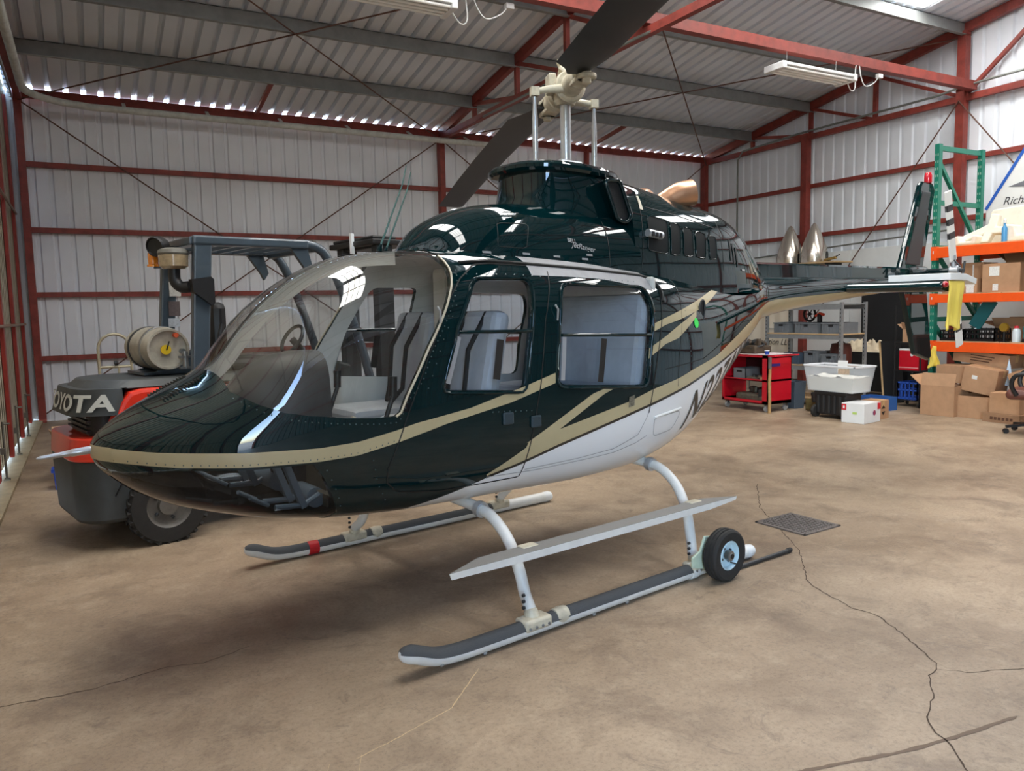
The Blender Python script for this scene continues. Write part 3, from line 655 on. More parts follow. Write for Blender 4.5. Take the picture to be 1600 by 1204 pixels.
# windscreen centre post
P = [(s, hull(s)[1]) for s in np.linspace(-0.86, 0.2, 28)]
MB().grid(lambda i, j: (P[i][0]-0.002, (-0.016, 0.016)[j], P[i][1]+0.004), 28, 2).build('centre_seal', M_SEAL, heli, smooth=60)
mb = MB(); vs = []
for i, (s, z) in enumerate(P):
    d = Vector((P[min(i+1, 27)][0]-P[max(i-1, 0)][0], P[min(i+1, 27)][1]-P[max(i-1, 0)][1])).normalized(); n2 = Vector((d.y, -d.x))
    for y in (-0.014, 0.014):
        vs += [(s, y, z-0.004), (s+n2.x*0.075, y, z+n2.y*0.075)]
fs = []
for i in range(27):
    a, b = 4*i, 4*i+4; fs += [(a, b, b+1, a+1), (a+2, a+3, b+3, b+2), (a+1, b+1, b+3, a+3), (a, a+2, b+2, b)]
mb.add(vs, fs).build('centre_post', mat('post_white', (214, 210, 200), 0.5), heli)
# keel strip between the chin windows
KS = np.linspace(-1.33, -0.40, 24)
MB().grid(lambda i, j: (KS[i], (-0.05, 0.05)[j], hull(KS[i])[0]+0.004), 24, 2).build('chin_keel', M_GPLAIN, heli, smooth=60)
# pitot tube
MB().tube([(-1.36, 0, 1.03), (-1.45, 0, 1.025), (-1.455, 0, 1.025), (-1.50, 0, 1.022), (-1.57, 0, 1.018), (-1.585, 0, 1.017)], [0.018, 0.017, 0.014, 0.011, 0.009, 0.003], 10).build('pitot_tube', M_SILVER, heli, smooth=50)

# ---- cowlings
def cowl_ring(K, s, nq=28):
    zt, w, n = csec(K, s); a = np.linspace(0, math.pi/2, 200); h = np.c_[w*np.cos(a)**(2/n), CZ0+(zt-CZ0)*np.sin(a)**(2/n)]
    h = resample(h, nq); zb_, zt_, zm_, w_, nl_, nu_ = hull(s)
    h = [(t, max(z, zm_+(zt_-zm_)*max(0, 1-min(1, t/w_)**nu_)**(1/nu_)-0.012)) for t, z in h]
    return [(s, -t, z) for t, z in h]+[(s, t, z) for t, z in h[-2::-1]]
def cowl_obj(name, K, m, ns=50, cap0=True, cap1=True):
    u = np.linspace(0, 1, ns); ss = K[0, 0]+(K[-1, 0]-K[0, 0])*u; ss = np.unique(np.r_[ss, K[:4, 0]])
    R = [cowl_ring(K, s) for s in ss]; n = len(R[0]); mb = MB(); fs = []
    for i in range(len(R)-1):
        for k in range(n-1): fs.append((i*n+k, i*n+k+1, (i+1)*n+k+1, (i+1)*n+k))
    if cap0: fs.append(tuple(range(n)))
    if cap1: fs.append(tuple((len(R)-1)*n+k for k in range(n)))
    mb.add([p for r in R for p in r], fs); return mb.build(name, m, heli, smooth=35)
cowl_obj('forward_cowling', CK, M_GPLAIN)
M_ENG = mat('engine_cowl_green', (34, 58, 56), 0.3, coat=1.0)
eng = cowl_obj('engine_cowling', EK, M_GPLAIN)
CH_, EH_ = chalf(CK), chalf(EK)
# mast fairing with overhanging visor lip
def plan(k, r, n=44):          # outline of the fairing in plan, r = scale
    a = 2*math.pi*k/n; ca, sa = math.cos(a), math.sin(a)
    x = 1.42-(0.40 if ca > 0 else 0.36)*r*abs(ca)**(2/2.4)*(1 if ca > 0 else -1); y = 0.335*r*abs(sa)**(2/2.6)*(1 if sa > 0 else -1)
    return x, y
def ring_loft(name, levels, m, parent=heli, fn=plan, n=44, smooth=35):
    vs = []; fs = []
    for z, r, dz in levels:
        for k in range(n): x, y = fn(k, r); vs.append((x, y, z+dz*(x-1.42)))
    for i in range(len(levels)-1):
        for k in range(n): fs.append((i*n+k, i*n+(k+1) % n, (i+1)*n+(k+1) % n, (i+1)*n+k))
    fs.append(tuple((len(levels)-1)*n+k for k in range(n))); fs.append(tuple(range(n-1, -1, -1)))
    return MB().add(vs, fs).build(name, m, parent, smooth=smooth)
ring_loft('mast_fairing', [(2.10, 1.04, 0), (2.25, 1.02, 0), (2.30, 0.97, 0), (2.40, 0.93, -0.02), (2.45, 0.93, -0.03)], M_GPLAIN)
ring_loft('fairing_lip', [(2.425, 0.94, -0.05), (2.430, 1.05, -0.05), (2.445, 1.09, -0.05), (2.465, 1.09, -0.05), (2.483, 1.05, -0.05), (2.492, 0.97, -0.05), (2.497, 0.6, -0.05)], M_GPLAIN)
# side air intakes
for sd in (1, -1):
    pl = rounded([(1.47, 2.395), (1.60, 2.405), (1.705, 2.19), (1.665, 2.145), (1.58, 2.16)], 0.035)
    t0 = 0.40
    MB().tube([H(s, sd*t0, z) for s, z in pl], 0.014, 8, closed=True).build('intake_rim', M_GPLAIN, heli, smooth=60)
    MB().add([H(s, sd*(t0-0.012), z) for s, z in pl], [tuple(range(len(pl)))]).build('intake_screen', mat('intake_mesh_black', (14, 16, 18), 0.6, bump=0.8, bscale=160), heli)
    mb = MB(); n = len(pl); mb.add([H(s, sd*t0, z) for s, z in pl]+[H(s+0.03, sd*0.24, z) for s, z in pl], [(i, (i+1) % n, n+(i+1) % n, n+i) for i in range(n)]); mb.build('intake_duct', M_GPLAIN, heli, smooth=40)
    MB().tube([H(1.80, sd*0.452, 2.085), H(1.93, sd*0.455, 2.07)], 0.026, 10).build('intake_bezel', M_ALU, heli, smooth=40)
    for k in range(3): MB().box(1.815+k*0.035, 1.838+k*0.035, -sd*0.478-0.004, -sd*0.478+0.004, 2.062-0.004*k, 2.092-0.004*k).build('bezel_slot', M_BLACK, heli)
M_SCREEN = mat('engine_screen_dark', (20, 24, 26), 0.55, spec=0.2)
for q in ([(1.845, 2.203), (2.043, 2.181), (2.018, 1.955), (1.815, 1.974)], [(2.073, 2.17), (2.175, 2.159), (2.146, 1.95), (2.044, 1.952)], [(2.207, 2.147), (2.308, 2.14), (2.289, 1.946), (2.181, 1.951)], [(2.342, 2.128), (2.46, 2.112), (2.431, 1.937), (2.319, 1.946)], [(2.497, 2.105), (2.586, 2.096), (2.575, 1.938), (2.477, 1.933)]):
    q = [(s, z) for s, z in q]; band('engine_window', [q[0], q[1]], [q[3], q[2]], M_SCREEN, hf=EH_, n=6, rows=8, off=0.003)
    surf_tube('engine_window_rim', rounded(q, 0.02), 0.004, M_GPLAIN, hf=EH_, off=0.003)
for a, b in (((2.773, 2.087), (2.77, 1.933)), ((2.81, 2.061), (2.815, 1.911)), ((2.851, 2.034), (2.862, 1.889))): seam('exhaust_slot', [a, b], 0.02, M_BLACK, hf=EH_, off=0.004)
seam('cowl_seam', [(1.80, 2.33), (1.79, 2.2), (1.77, 2.0), (1.755, 1.86)], 0.006, M_SEAL, hf=EH_); seam('cowl_seam', [(1.74, 2.06), (1.80, 2.06)], 0.006, M_SEAL, hf=EH_)
seam('cowl_seam', [(2.66, 2.29), (2.66, 2.1), (2.66, 1.86)], 0.005, M_SEAL, hf=EH_); seam('cowl_seam', [(1.85, 2.26), (2.2, 2.22), (2.6, 2.16)], 0.004, M_SEAL, hf=EH_)
seam('cowl_seam', rounded([(0.67, 2.10), (0.87, 2.10), (0.81, 1.955), (0.625, 1.962)], 0.01), 0.004, M_SEAL, hf=CH_, closed=True)
seam('cowl_seam', [(1.47, 2.15), (1.46, 2.0), (1.45, 1.87)], 0.006, M_SEAL, hf=CH_)
band('breather_patch', rounded([(1.80, 2.33), (1.83, 2.33)], 0.004), [(1.79, 2.24), (1.82, 2.235)], M_CREAM, hf=EH_, n=4, rows=4, off=0.005, sides=(1,))
for s, z in ((0.55, 1.93), (0.80, 1.925), (1.02, 1.915), (1.24, 1.905), (1.42, 2.06), (1.28, 1.93), (2.95, 1.87), (3.2, 1.87)):
    K = CH_ if s < 1.7 else EH_; band('latch', [(s-0.025, z+0.006), (s+0.025, z+0.004)], [(s-0.025, z-0.006), (s+0.025, z-0.008)], M_SILVER, hf=K, n=3, rows=3, off=0.006)
v, f = text_mesh('BELL', 0.034, 0, 0.0006, 0.012); MB().add([on_surf(CH_, 1.125+p[0], 2.005-0.16*p[0]+p[1], 1, 0.004) for p in v], f).build('badge', M_SILVER, heli, fix=False)
v, f = text_mesh('JetRanger', 0.046, 0.45, 0.0006, 0.012); MB().add([on_surf(CH_, 1.15+p[0], 1.975-0.16*p[0]+p[1], 1, 0.004) for p in v], f).build('badge', M_SILVER, heli, fix=False)
# roof deck strip beside the cowling (pale grey walkway)
for sd in (1, -1):
    S = np.linspace(0.72, 1.70, 26)
    def deck(i, j):
        s = S[i]; zb, zt, zm, w, nl, nu = hull(s); t = 0.44+(0.585-0.44)*j/5; z = zm+(zt-zm)*max(0, 1-(t/w)**nu)**(1/nu)
        return H(s, sd*t, z+0.003)
    MB().grid(deck, 26, 6).build('roof_walkway', mat('walkway_grey', (150, 150, 152), 0.6, var=0.15, vscale=12), heli, smooth=60)
# exhaust stacks
M_COPPER = mat('exhaust_tan_steel', (204, 158, 126), 0.3, metal=0.8, var=0.2, vscale=5)
for sd in (1, -1):
    P = smoothpath([H(2.27, sd*0.11, 2.29), H(2.36, sd*0.15, 2.36), H(2.44, sd*0.19, 2.40), H(2.52, sd*0.235, 2.42)], 4); q = len(P)
    mb = MB().tube(P, [0.072+0.022*min(1, 1.6*i/(q-1)) for i in range(q)], 22, caps=False)
    mb.tube([Vector(p) for p in P[::-1]], [0.090]+[0.084]*(q-1), 22, caps=False)
    e = mb.build('exhaust_stack', M_COPPER, heli, smooth=50, fix=False)
MB().lathe([(0.022, 0), (0.022, 0.04), (0.028, 0.045), (0.028, 0.07), (0.0, 0.075)], (2.98, 0, 2.255), (0, 0, 1), 12).build('vent_cap', M_COPPER, heli, smooth=40)
MB().tube([(3.12, 0.05, 2.10), (3.2, 0.06, 2.2), (3.26, 0.06, 2.19), (3.36, 0.05, 2.04)], [0.02, 0.035, 0.035, 0.02], 8).build('tail_vent', M_CREAM, heli, smooth=50)
# antennas and cap on the roof
for t, s in ((-0.03, 0.12), (-0.20, 0.25)):
    MB().tube([H(s, t, 1.93), H(s+0.02, t, 1.99)], [0.022, 0.010], 8).build('antenna_base', M_GPLAIN, heli, smooth=50)
    MB().tube([H(s+0.02, t, 1.99), H(s+0.17, t, 2.33), H(s+0.20, t, 2.44)], [0.006, 0.004, 0.003], 6).build('antenna_rod', [mat('antenna_green', (70, 104, 100), 0.5)], heli, smooth=50)
MB().lathe([(0.05, 0), (0.05, 0.012), (0.02, 0.022), (0, 0.024)], (0.74, 0.16, 2.215), (0, 0, 1), 16).build('gps_dome', M_WHITE, heli, smooth=40)

# ---- mast and rotor
MX, MZ = 1.515, 3.02
MB().lathe([(0.036, 2.46), (0.036, 2.97)], (MX, 0, 0), (0, 0, 1), 20).build('mast', M_SILVER, heli, smooth=40)
mb = MB().lathe([(0.052, 2.48), (0.055, 2.49), (0.055, 2.55), (0.045, 2.57)], (MX, 0, 0), (0, 0, 1), 18); mb.tube([(MX-0.09, -0.04, 2.555), (MX+0.09, -0.04, 2.555)], 0.022, 10); mb.tube([(MX-0.09, 0.04, 2.555), (MX+0.09, 0.04, 2.555)], 0.02, 10)
mb.build('mast_collar', M_ALU, heli, smooth=40)
rot = bpy.data.objects.new('main_rotor', MB().lathe([(0.0, 2.93), (0.06, 2.93), (0.075, 2.96), (0.075, 3.03), (0.06, 3.06), (0.03, 3.07), (0.03, 3.13), (0.0, 3.135)], (0, 0, -MZ), (0, 0, 1), 18).mesh('main_rotor', 40)); rot.data.materials.append(M_CREAM)
COL.objects.link(rot); rot.parent = heli; rot.location = (MX, 0, MZ); RA = math.atan2(0.90, 0.44); rot.rotation_euler = (0, 0, RA); rot['label'] = 'cream two-blade rotor hub'
# in rotor space +x points along the far blade
def RP(mb, name, m, smooth=40, bevel=0): return mb.build(name, m, rot, smooth=smooth, bevel=bevel)
for sg in (1, -1):
    mb = MB().lathe([(0.082, 0.05), (0.088, 0.10), (0.080, 0.125), (0.070, 0.14), (0.064, 0.28), (0.066, 0.31), (0.05, 0.33)], (0, 0, 0), (sg, 0, 0), 20)
    mb.lathe([(0.098, 0.095), (0.102, 0.105), (0.102, 0.125), (0.092, 0.135)], (0, 0, 0), (sg, 0, 0), 20); RP(mb, 'blade_grip', M_CREAM)
    mb = MB()
    for z in (-0.052, 0.028): mb.box(sg*0.28, sg*0.46, -0.055, 0.055, z, z+0.026); mb.lathe([(0.06, 0), (0.06, 0.026)], (sg*0.46, 0, z), (0, 0, 1), 18)
    mb.lathe([(0.028, -0.08), (0.028, 0.085)], (sg*0.46, 0, 0), (0, 0, 1), 12); RP(mb, 'grip_fork', M_CREAM, bevel=0.006)
    mb = MB().tube([(sg*0.14, sg*-0.05, -0.02), (sg*0.14, sg*-0.16, -0.03), (sg*0.12, sg*-0.22, -0.04)], [0.03, 0.022, 0.02], 10); mb.box(sg*0.12-0.03, sg*0.12+0.03, sg*-0.235-0.025, sg*-0.235+0.025, -0.07, -0.015); RP(mb, 'pitch_horn', M_CREAM)
    # blade: root doubler, constant chord, slight droop
    sec = [(-0.085, 0.0), (-0.07, 0.014), (-0.03, 0.021), (0.03, 0.019), (0.12, 0.010), (0.245, 0.001), (0.12, -0.008), (0.03, -0.016), (-0.03, -0.018), (-0.07, -0.012)]
    ST = [(0.40, 0.42), (0.52, 0.62), (0.66, 1.0), (1.2, 1.0), (2.2, 1.0), (3.2, 1.0), (4.2, 1.0), (5.06, 1.0), (5.08, 0.96)]
    vs = []; fs = []; ns = len(sec)
    for r, w in ST:
        dr = -0.0045*r*r+0.012*r; tw = math.radians(9-1.4*r)
        for c, hh in sec:
            cc = c*w-0.0; y = (cc*math.cos(tw)-hh*math.sin(tw))*-sg*-1; z = -(cc*math.sin(tw))+hh*math.cos(tw)
            vs.append((sg*r, sg*y, z+dr))
    for i in range(len(ST)-1):
        for k in range(ns): fs.append((i*ns+k, i*ns+(k+1) % ns, (i+1)*ns+(k+1) % ns, (i+1)*ns+k))
    fs.append(tuple(range(ns))); fs.append(tuple((len(ST)-1)*ns+k for k in range(ns)))
    bl = RP(MB().add(vs, fs), 'rotor_blade', M_BLADE, 50); bl['label'] = 'long matt black rotor blade'
mb = MB().box(-0.10, 0.10, -0.045, 0.045, -0.05, 0.06); mb.tube([(0, -0.11, 0.03), (0, 0.11, 0.03)], 0.035, 12); mb.box(-0.05, 0.05, -0.12, -0.07, -0.02, 0.10); mb.box(-0.05, 0.05, 0.07, 0.12, -0.02, 0.10)
RP(mb, 'trunnion', M_CREAM, bevel=0.008)
mb = MB().tube([(0.03, 0.02, 0.06), (0.03, 0.02, 0.17)], 0.014, 8); mb.lathe([(0.0, -0.028), (0.02, -0.02), (0.028, 0), (0.02, 0.02), (0, 0.028)], (0.03, 0.02, 0.19), (0, 0, 1), 12); mb.tube([(-0.08, 0.0, 0.09), (-0.02, 0.03, 0.14), (0.08, 0.02, 0.10)], 0.016, 8); RP(mb, 'hub_fitting', M_CREAM)
RP(MB().box(-0.50, -0.42, 0.05, 0.08, 0.02, 0.16), 'counterweight_arm', M_BLACK, bevel=0.004)
hr = Matrix.Rotation(RA, 3, 'Z')
for sg in (1, -1):
    top = hr @ Vector((sg*0.12, -sg*0.235, 0)) + Vector((MX, 0, MZ-0.05)); x, y = top.x, top.y; dz = top.z-2.46
    P = [(x, y, 2.46+dz*k) for k in (0, 0.10, 0.14, 0.3, 0.5, 0.7, 0.86, 0.90, 1.0)]
    MB().tube(P, [0.011, 0.011, 0.011, 0.018, 0.019, 0.018, 0.012, 0.012, 0.014], 12).build('pitch_link', M_SILVER, heli, smooth=60)
    MB().lathe([(0.018, -0.014), (0.026, -0.010), (0.026, 0.010), (0.018, 0.014)], (x, y, top.z), (1, 0, 0), 12).build('rod_end', M_DARK, heli, smooth=40)

# ---- tail
M_TAILG = M_GPLAIN
BS = np.linspace(3.50, 6.30, 12)
mb = MB(); vs = []
for s in BS:
    zt = hull(s)[1]; w = 0.075-0.012*(s-3.5); vs += [(s, -w, zt-0.03), (s, -w*0.9, 1.945), (s, -w*0.5, 1.962), (s, w*0.5, 1.962), (s, w*0.9, 1.945), (s, w, zt-0.03)]
fs = [(6*i+k, 6*i+k+1, 6*i+7+k, 6*i+6+k) for i in range(11) for k in range(5)]+[tuple(range(6)), tuple(66+k for k in range(6))]
MB().add(vs, fs).build('driveshaft_cover', M_TAILG, heli, smooth=30)
def plate(name, poly, th, m, parent=heli, y=0, lab=None):
    mb = MB().prism(poly, lambda u, v, d: (u, d, v), y-th/2, y+th/2); o = mb.build(name, m, parent, bevel=min(0.02, th*0.45))
    if lab: o['label'] = lab
    return o
plate('tail_fin', [(6.10, 1.93), (6.52, 2.83), (6.56, 2.87), (6.80, 2.87), (6.86, 2.80), (6.62, 1.93)], 0.055, M_TAILG)
plate('ventral_fin', [(6.14, 1.80), (6.72, 1.80), (6.90, 1.00), (6.84, 0.96), (6.50, 1.04)], 0.055, M_TAILG)
M_FINP = mat('fin_panel_dark', (22, 30, 34), 0.35)
plate('fin_panel', [(6.19, 1.98), (6.55, 2.78), (6.76, 2.78), (6.55, 1.98)], 0.062, M_FINP)
MB().lathe([(0.035, 0), (0.04, 0.01), (0.04, 0.08), (0.03, 0.11), (0, 0.12)], (6.74, 0, 2.865), (0, 0, 1), 14).build('beacon_light', mat('beacon_red', (196, 28, 44), 0.15, coat=1.0), heli, smooth=50)
mb = MB().lathe([(0.0, 6.28), (0.07, 6.30), (0.085, 6.40), (0.085, 6.66), (0.06, 6.78), (0.0, 6.80)], (0, 0, 1.90), (1, 0, 0), 16); mb.tube([(6.62, 0, 1.92), (6.62, -0.30, 1.92)], 0.03, 10); mb.build('tail_gearbox', M_TAILG, heli, smooth=45)
# horizontal stabiliser
def stab(sd):
    secs = [(-0.20, 0.0), (-0.17, 0.022), (-0.06, 0.032), (0.08, 0.022), (0.20, 0.003), (0.08, -0.015), (-0.06, -0.026), (-0.17, -0.018)]; vs = []
    T = [0.08, 0.4, 0.75, 0.96, 0.985]
    for i, t in enumerate(T):
        k = 1.0 if i < 4 else 0.92
        for c, hh in secs: vs.append(H(5.00+c*k-0.02*t, sd*t, 1.738-0.012*t+hh*k*1.65))
    n = len(secs); fs = [(i*n+k, i*n+(k+1) % n, (i+1)*n+(k+1) % n, (i+1)*n+k) for i in range(len(T)-1) for k in range(n)]+[tuple(range(n)), tuple((len(T)-1)*n+k for k in range(n))]
    MB().add(vs, fs).build('stabiliser', M_TAILG, heli, smooth=50)
    MB().lathe([(0, -0.035), (0.02, -0.028), (0.03, 0), (0.02, 0.028), (0, 0.035)], H(4.86, sd*0.99, 1.745), (1, 0, 0), 12).build('navigation_light', mat('nav_red', (170, 16, 30), 0.15, coat=1.0) if sd > 0 else mat('nav_green', (10, 150, 70), 0.15, coat=1.0), heli, smooth=60)
stab(1); stab(-1)
# tail rotor on the port side
tr = bpy.data.objects.new('tail_rotor', MB().lathe([(0, -0.05), (0.05, -0.05), (0.05, 0.03), (0.03, 0.05), (0, 0.055)], (0, 0, 0), (0, 1, 0), 14).mesh('tail_rotor', 40)); tr.data.materials.append(M_ALU); COL.objects.link(tr); tr.parent = heli; tr.location = H(6.62, 0.34, 1.92)
tr.rotation_euler = (0, math.radians(-104.5), 0)
M_TRW = mat('tail_blade_white', (220, 220, 216), 0.45); M_TRB = mat('tail_blade_black', (26, 26, 28), 0.45)
for sg in (1, -1):
    def blade(name, r0, r1, m, th=0.012):
        MB().box(min(sg*r0, sg*r1), max(sg*r0, sg*r1), -th, th, -0.065, 0.075).build(name, m, tr, bevel=0.008)
    blade('tail_blade', 0.10, 0.82, M_TRW)
    for r in (0.33, 0.47, 0.61) if sg > 0 else (0.28, 0.58): blade('black_band', r, r+0.075, M_TRB, 0.0135)
    MB().tube([(sg*0.04, 0, 0), (sg*0.16, 0, 0)], 0.028, 8).build('blade_root', M_ALU, tr, smooth=40)
mb = MB().tube([(0.0, -0.10, 0.0), (0.0, 0.06, 0.0)], 0.02, 8); mb.tube([(-0.08, -0.09, 0.05), (0.08, -0.09, -0.05)], 0.012, 8); mb.tube([(0.05, -0.09, 0.06), (0.12, -0.03, 0.05)], 0.008, 6); mb.build('pitch_change_link', M_DARK, tr, smooth=40)

# ---- skid gear
SKT, SKR, SKZ = 0.985, 0.041, 0.045
for sd in (1, -1):
    toe = smoothpath([H(-0.40, sd*SKT, 0.125), H(-0.33, sd*SKT, 0.105), H(-0.22, sd*SKT, 0.062), H(-0.10, sd*SKT, 0.047), H(0.05, sd*SKT, SKZ)], 5)
    path = toe+[Vector(H(s, sd*SKT, SKZ)) for s in (0.5, 1.0, 1.5, 2.10)]
    sk = MB().tube(path, [0.010, 0.023, 0.032, 0.037]+[SKR]*(len(path)-4), 18).build('skid_tube', M_WGEAR, heli, smooth=50); sk['label'] = 'white skid tube'
    # anti-slip cover on the upper half
    gp = [p for p in path if p.x < 1.58]+[Vector(H(1.58, sd*SKT, SKZ))]; vs = []
    R0 = [0.013, 0.026, 0.035, 0.040]+[SKR+0.003]*50
    for i, p in enumerate(gp):
        d = (gp[min(i+1, len(gp)-1)]-gp[max(i-1, 0)]).normalized(); sidev = Vector((0, 1, 0)); up_ = sidev.cross(d)*-1
        if up_.z < 0: up_ = -up_
        for j in range(9):
            a = math.radians(8+164*j/8); vs.append(p+sidev*math.cos(a)*R0[i]+up_*math.sin(a)*R0[i])
    n = len(gp); MB().add(vs, [(i*9+j, i*9+j+1, (i+1)*9+j+1, (i+1)*9+j) for i in range(n-1) for j in range(8)]).build('anti_slip_cover', M_GRIP, heli, smooth=60, fix=False)
    for s in (-0.20, -0.08, 0.04, 0.75, 1.0): MB().lathe([(0.010, 0), (0.010, 0.008), (0, 0.012)], H(s, sd*(SKT+0.025), 0.012 if s > 0 else 0.03), H(0, sd*0.7, -0.7), 8).build('skid_bolt', M_SILVER, heli)
    MB().lathe([(0.040, 0), (0.043, 0.02), (0.043, 0.06), (0.035, 0.085), (0.0, 0.095)], H(2.09, sd*SKT, SKZ), (1, 0, 0), 16).build('skid_end_cap', M_WHITE, heli, smooth=50)
    # cross-tube legs
    for nm, s0, s1, zb in (('forward', 0.42, 0.36, 0.545), ('aft', 1.80, 1.63, 0.60)):
        P = smoothpath([H(s0, sd*0.15, zb), H(s0, sd*0.40, zb-0.01), H(s0, sd*0.56, zb-0.035), H(s0+(s1-s0)*0.2, sd*0.72, zb-0.12), H(s0+(s1-s0)*0.45, sd*0.83, zb-0.25), H(s0+(s1-s0)*0.7, sd*0.895, zb-0.36 if nm == 'forward' else zb-0.38), H(s1, sd*0.955, 0.13), H(s1, sd*SKT, 0.06)], 5)
        MB().tube(P, 0.031, 16).build('cross_tube', M_WGEAR, heli, smooth=60)
        mb = MB().tube([P[-6], P[-1]], [0.036, 0.040], 14); mb.box(s1-0.085, s1+0.085, -sd*SKT-0.048, -sd*SKT+0.048, SKZ-0.008, SKZ+0.052); sdl = mb.build('saddle', M_CREAM, heli, smooth=45, bevel=0.014)
        for k in range(4): MB().lathe([(0.008, 0), (0.008, 0.006), (0, 0.009)], (s1-0.06+k*0.04, -sd*(SKT+0.046), SKZ+0.012), (0, -sd, 0.2), 8).build('bolt', M_STEEL, sdl)
        for k in range(3): MB().lathe([(0.009, 0), (0.009, 0.012), (0, 0.016)], (s1-0.034, -sd*0.958, 0.14+k*0.032), (-1, 0, 0), 8).build('bolt', M_DARK, sdl)
        MB().lathe([(0.044, -0.02), (0.046, 0.0), (0.044, 0.02)], H(s0, sd*0.47, zb-0.018), H(0, sd, -0.15), 16).build('tube_clamp', M_ALU, heli, smooth=45)
    mb = MB().lathe([(0.0, -0.045), (0.042, -0.04), (0.047, 0), (0.042, 0.04), (0.0, 0.045)], H(0.53, sd*SKT, SKZ+0.01), (1, 0, 0), 14); mb.build('skid_fitting', M_CREAM, heli, smooth=45)
    # long boarding step
    poly = [(-0.13, 0.425), (-0.12, 0.396), (0.25, 0.388), (1.75, 0.388), (2.00, 0.405), (2.01, 0.425)]
    MB().prism(poly, lambda u, v, d: H(u, sd*d, v), 0.985, 0.992).build('step_edge', M_WGEAR, heli)
    st = MB().prism([(-0.13, 0.99), (0.10, 0.885), (1.80, 0.885), (2.01, 0.99)], lambda u, v, d: H(u, sd*v, d), 0.415, 0.427).build('boarding_step', mat('step_grip_grey', (128, 126, 122), 0.8, bump=0.3, bscale=250), heli); st['label'] = 'long narrow boarding step'
    for s in (0.40, 1.70): MB().box(s-0.05, s+0.05, -sd*0.90-0.03, -sd*0.90+0.03, 0.40, 0.432).build('step_bracket', M_CREAM, heli, bevel=0.006)
    if sd < 0:
        MB().lathe([(SKR+0.0045, 0), (SKR+0.0045, 0.07)], H(0.02, sd*SKT, SKZ+0.001), (1, 0, 0), 18).build('red_tape', mat('tape_red', (190, 28, 36), 0.5), heli, smooth=50)

# ---- cabin interior
M_SEAT = mat('seat_pale_vinyl', (176, 180, 186), 0.6, var=0.15, vscale=8); M_FLOORC = mat('cabin_floor_tan', (142, 128, 108), 0.8, var=0.3, vscale=9)
M_PANEL = mat('glareshield_grey', (58, 58, 58), 0.5, var=0.15, vscale=20); M_PED = mat('pedal_pale', (188, 196, 200), 0.45)
S = np.linspace(-0.48, 1.85, 24)
MB().grid(lambda i, j: (S[i], (-1+2*j/7)*(halfw(S[i], 0.76)-0.03), 0.76), 24, 8).build('cabin_floor', M_FLOORC, heli)
S2 = np.linspace(-0.86, -0.40, 10)
MB().grid(lambda i, j: (S2[i], (-1+2*j/5)*0.14, 0.80+0.14*((-0.40-S2[i])/0.46)), 10, 6).build('nose_floor', M_FLOORC, heli)
# instrument hood in front of the port seat
mb = MB(); prof = []
for i, (s, hw, zt) in enumerate([(-0.76, 0.10, 1.24), (-0.66, 0.17, 1.34), (-0.54, 0.205, 1.40), (-0.40, 0.22, 1.425), (-0.30, 0.225, 1.425)]):
    for k in range(17):
        a = math.pi*k/16; mb.v.append((s, -hw*abs(math.cos(a))**0.55*(1 if math.cos(a) > 0 else -1)+0.03, 1.0+(zt-1.0)*abs(math.sin(a))**0.45))
mb.f += [(17*i+k, 17*i+k+1, 17*i+18+k, 17*i+17+k) for i in range(4) for k in range(16)]+[tuple(range(17)), tuple(68+k for k in range(17))]; mb.mi = [0]*len(mb.f)
mb.build('instrument_hood', M_PANEL, heli, smooth=35)
MB().box(-0.50, -0.30, -0.17, 0.20, 0.76, 1.02).build('instrument_pedestal', M_DARK, heli, bevel=0.02)
for k in range(6):
    y = -0.13+0.11*(k % 3); z = 1.30-0.13*(k//3); MB().lathe([(0.046, 0), (0.046, 0.012), (0.036, 0.012), (0.036, 0.006), (0, 0.006)], (-0.298, y+0.03, z), (1, 0, 0), 18).build('gauge', M_BLACK, heli)
def seat(y, s):
    mb = MB().box(s-0.22, s+0.24, y-0.21, y+0.21, 0.95, 1.06); MB_ = mb.build('seat_cushion', M_SEAT, heli, bevel=0.04)
    mb = MB().box(-0.05, 0.06, -0.21, 0.21, 0, 0.58, Matrix.Translation((s+0.24, y, 1.04)) @ Matrix.Rotation(math.radians(12), 4, 'Y')); mb.build('seat_back', M_SEAT, heli, bevel=0.04)
    MB().box(s-0.20, s+0.24, y-0.20, y+0.20, 0.762, 0.95).build('seat_box', M_INT, heli, bevel=0.01)
    for k in (-1, 1): MB().tube([(s+0.33, y+k*0.09, 1.60), (s+0.20, y+k*0.09, 1.40), (s+0.17, y+k*0.08, 1.15), (s+0.12, y+k*0.03, 1.07)], 0.014, 6).build('harness_strap', M_STRAP, heli, smooth=50)
seat(-0.33, 0.20); seat(0.33, 0.20)
MB().box(1.20, 1.55, -0.56, 0.56, 0.98, 1.10).build('rear_bench', M_SEAT, heli, bevel=0.04)
MB().box(-0.05, 0.05, -0.56, 0.56, 0, 0.62, Matrix.Translation((1.60, 0, 1.08)) @ Matrix.Rotation(math.radians(8), 4, 'Y')).build('rear_backrest', M_SEAT, heli, bevel=0.04)
MB().box(0.50, 0.60, -0.60, 0.60, 0.765, 1.12).build('seat_bulkhead', M_INT, heli, bevel=0.01)
MB().box(0.49, 0.57, -0.07, 0.07, 1.12, 1.86).build('centre_pillar', M_INT, heli, bevel=0.02)
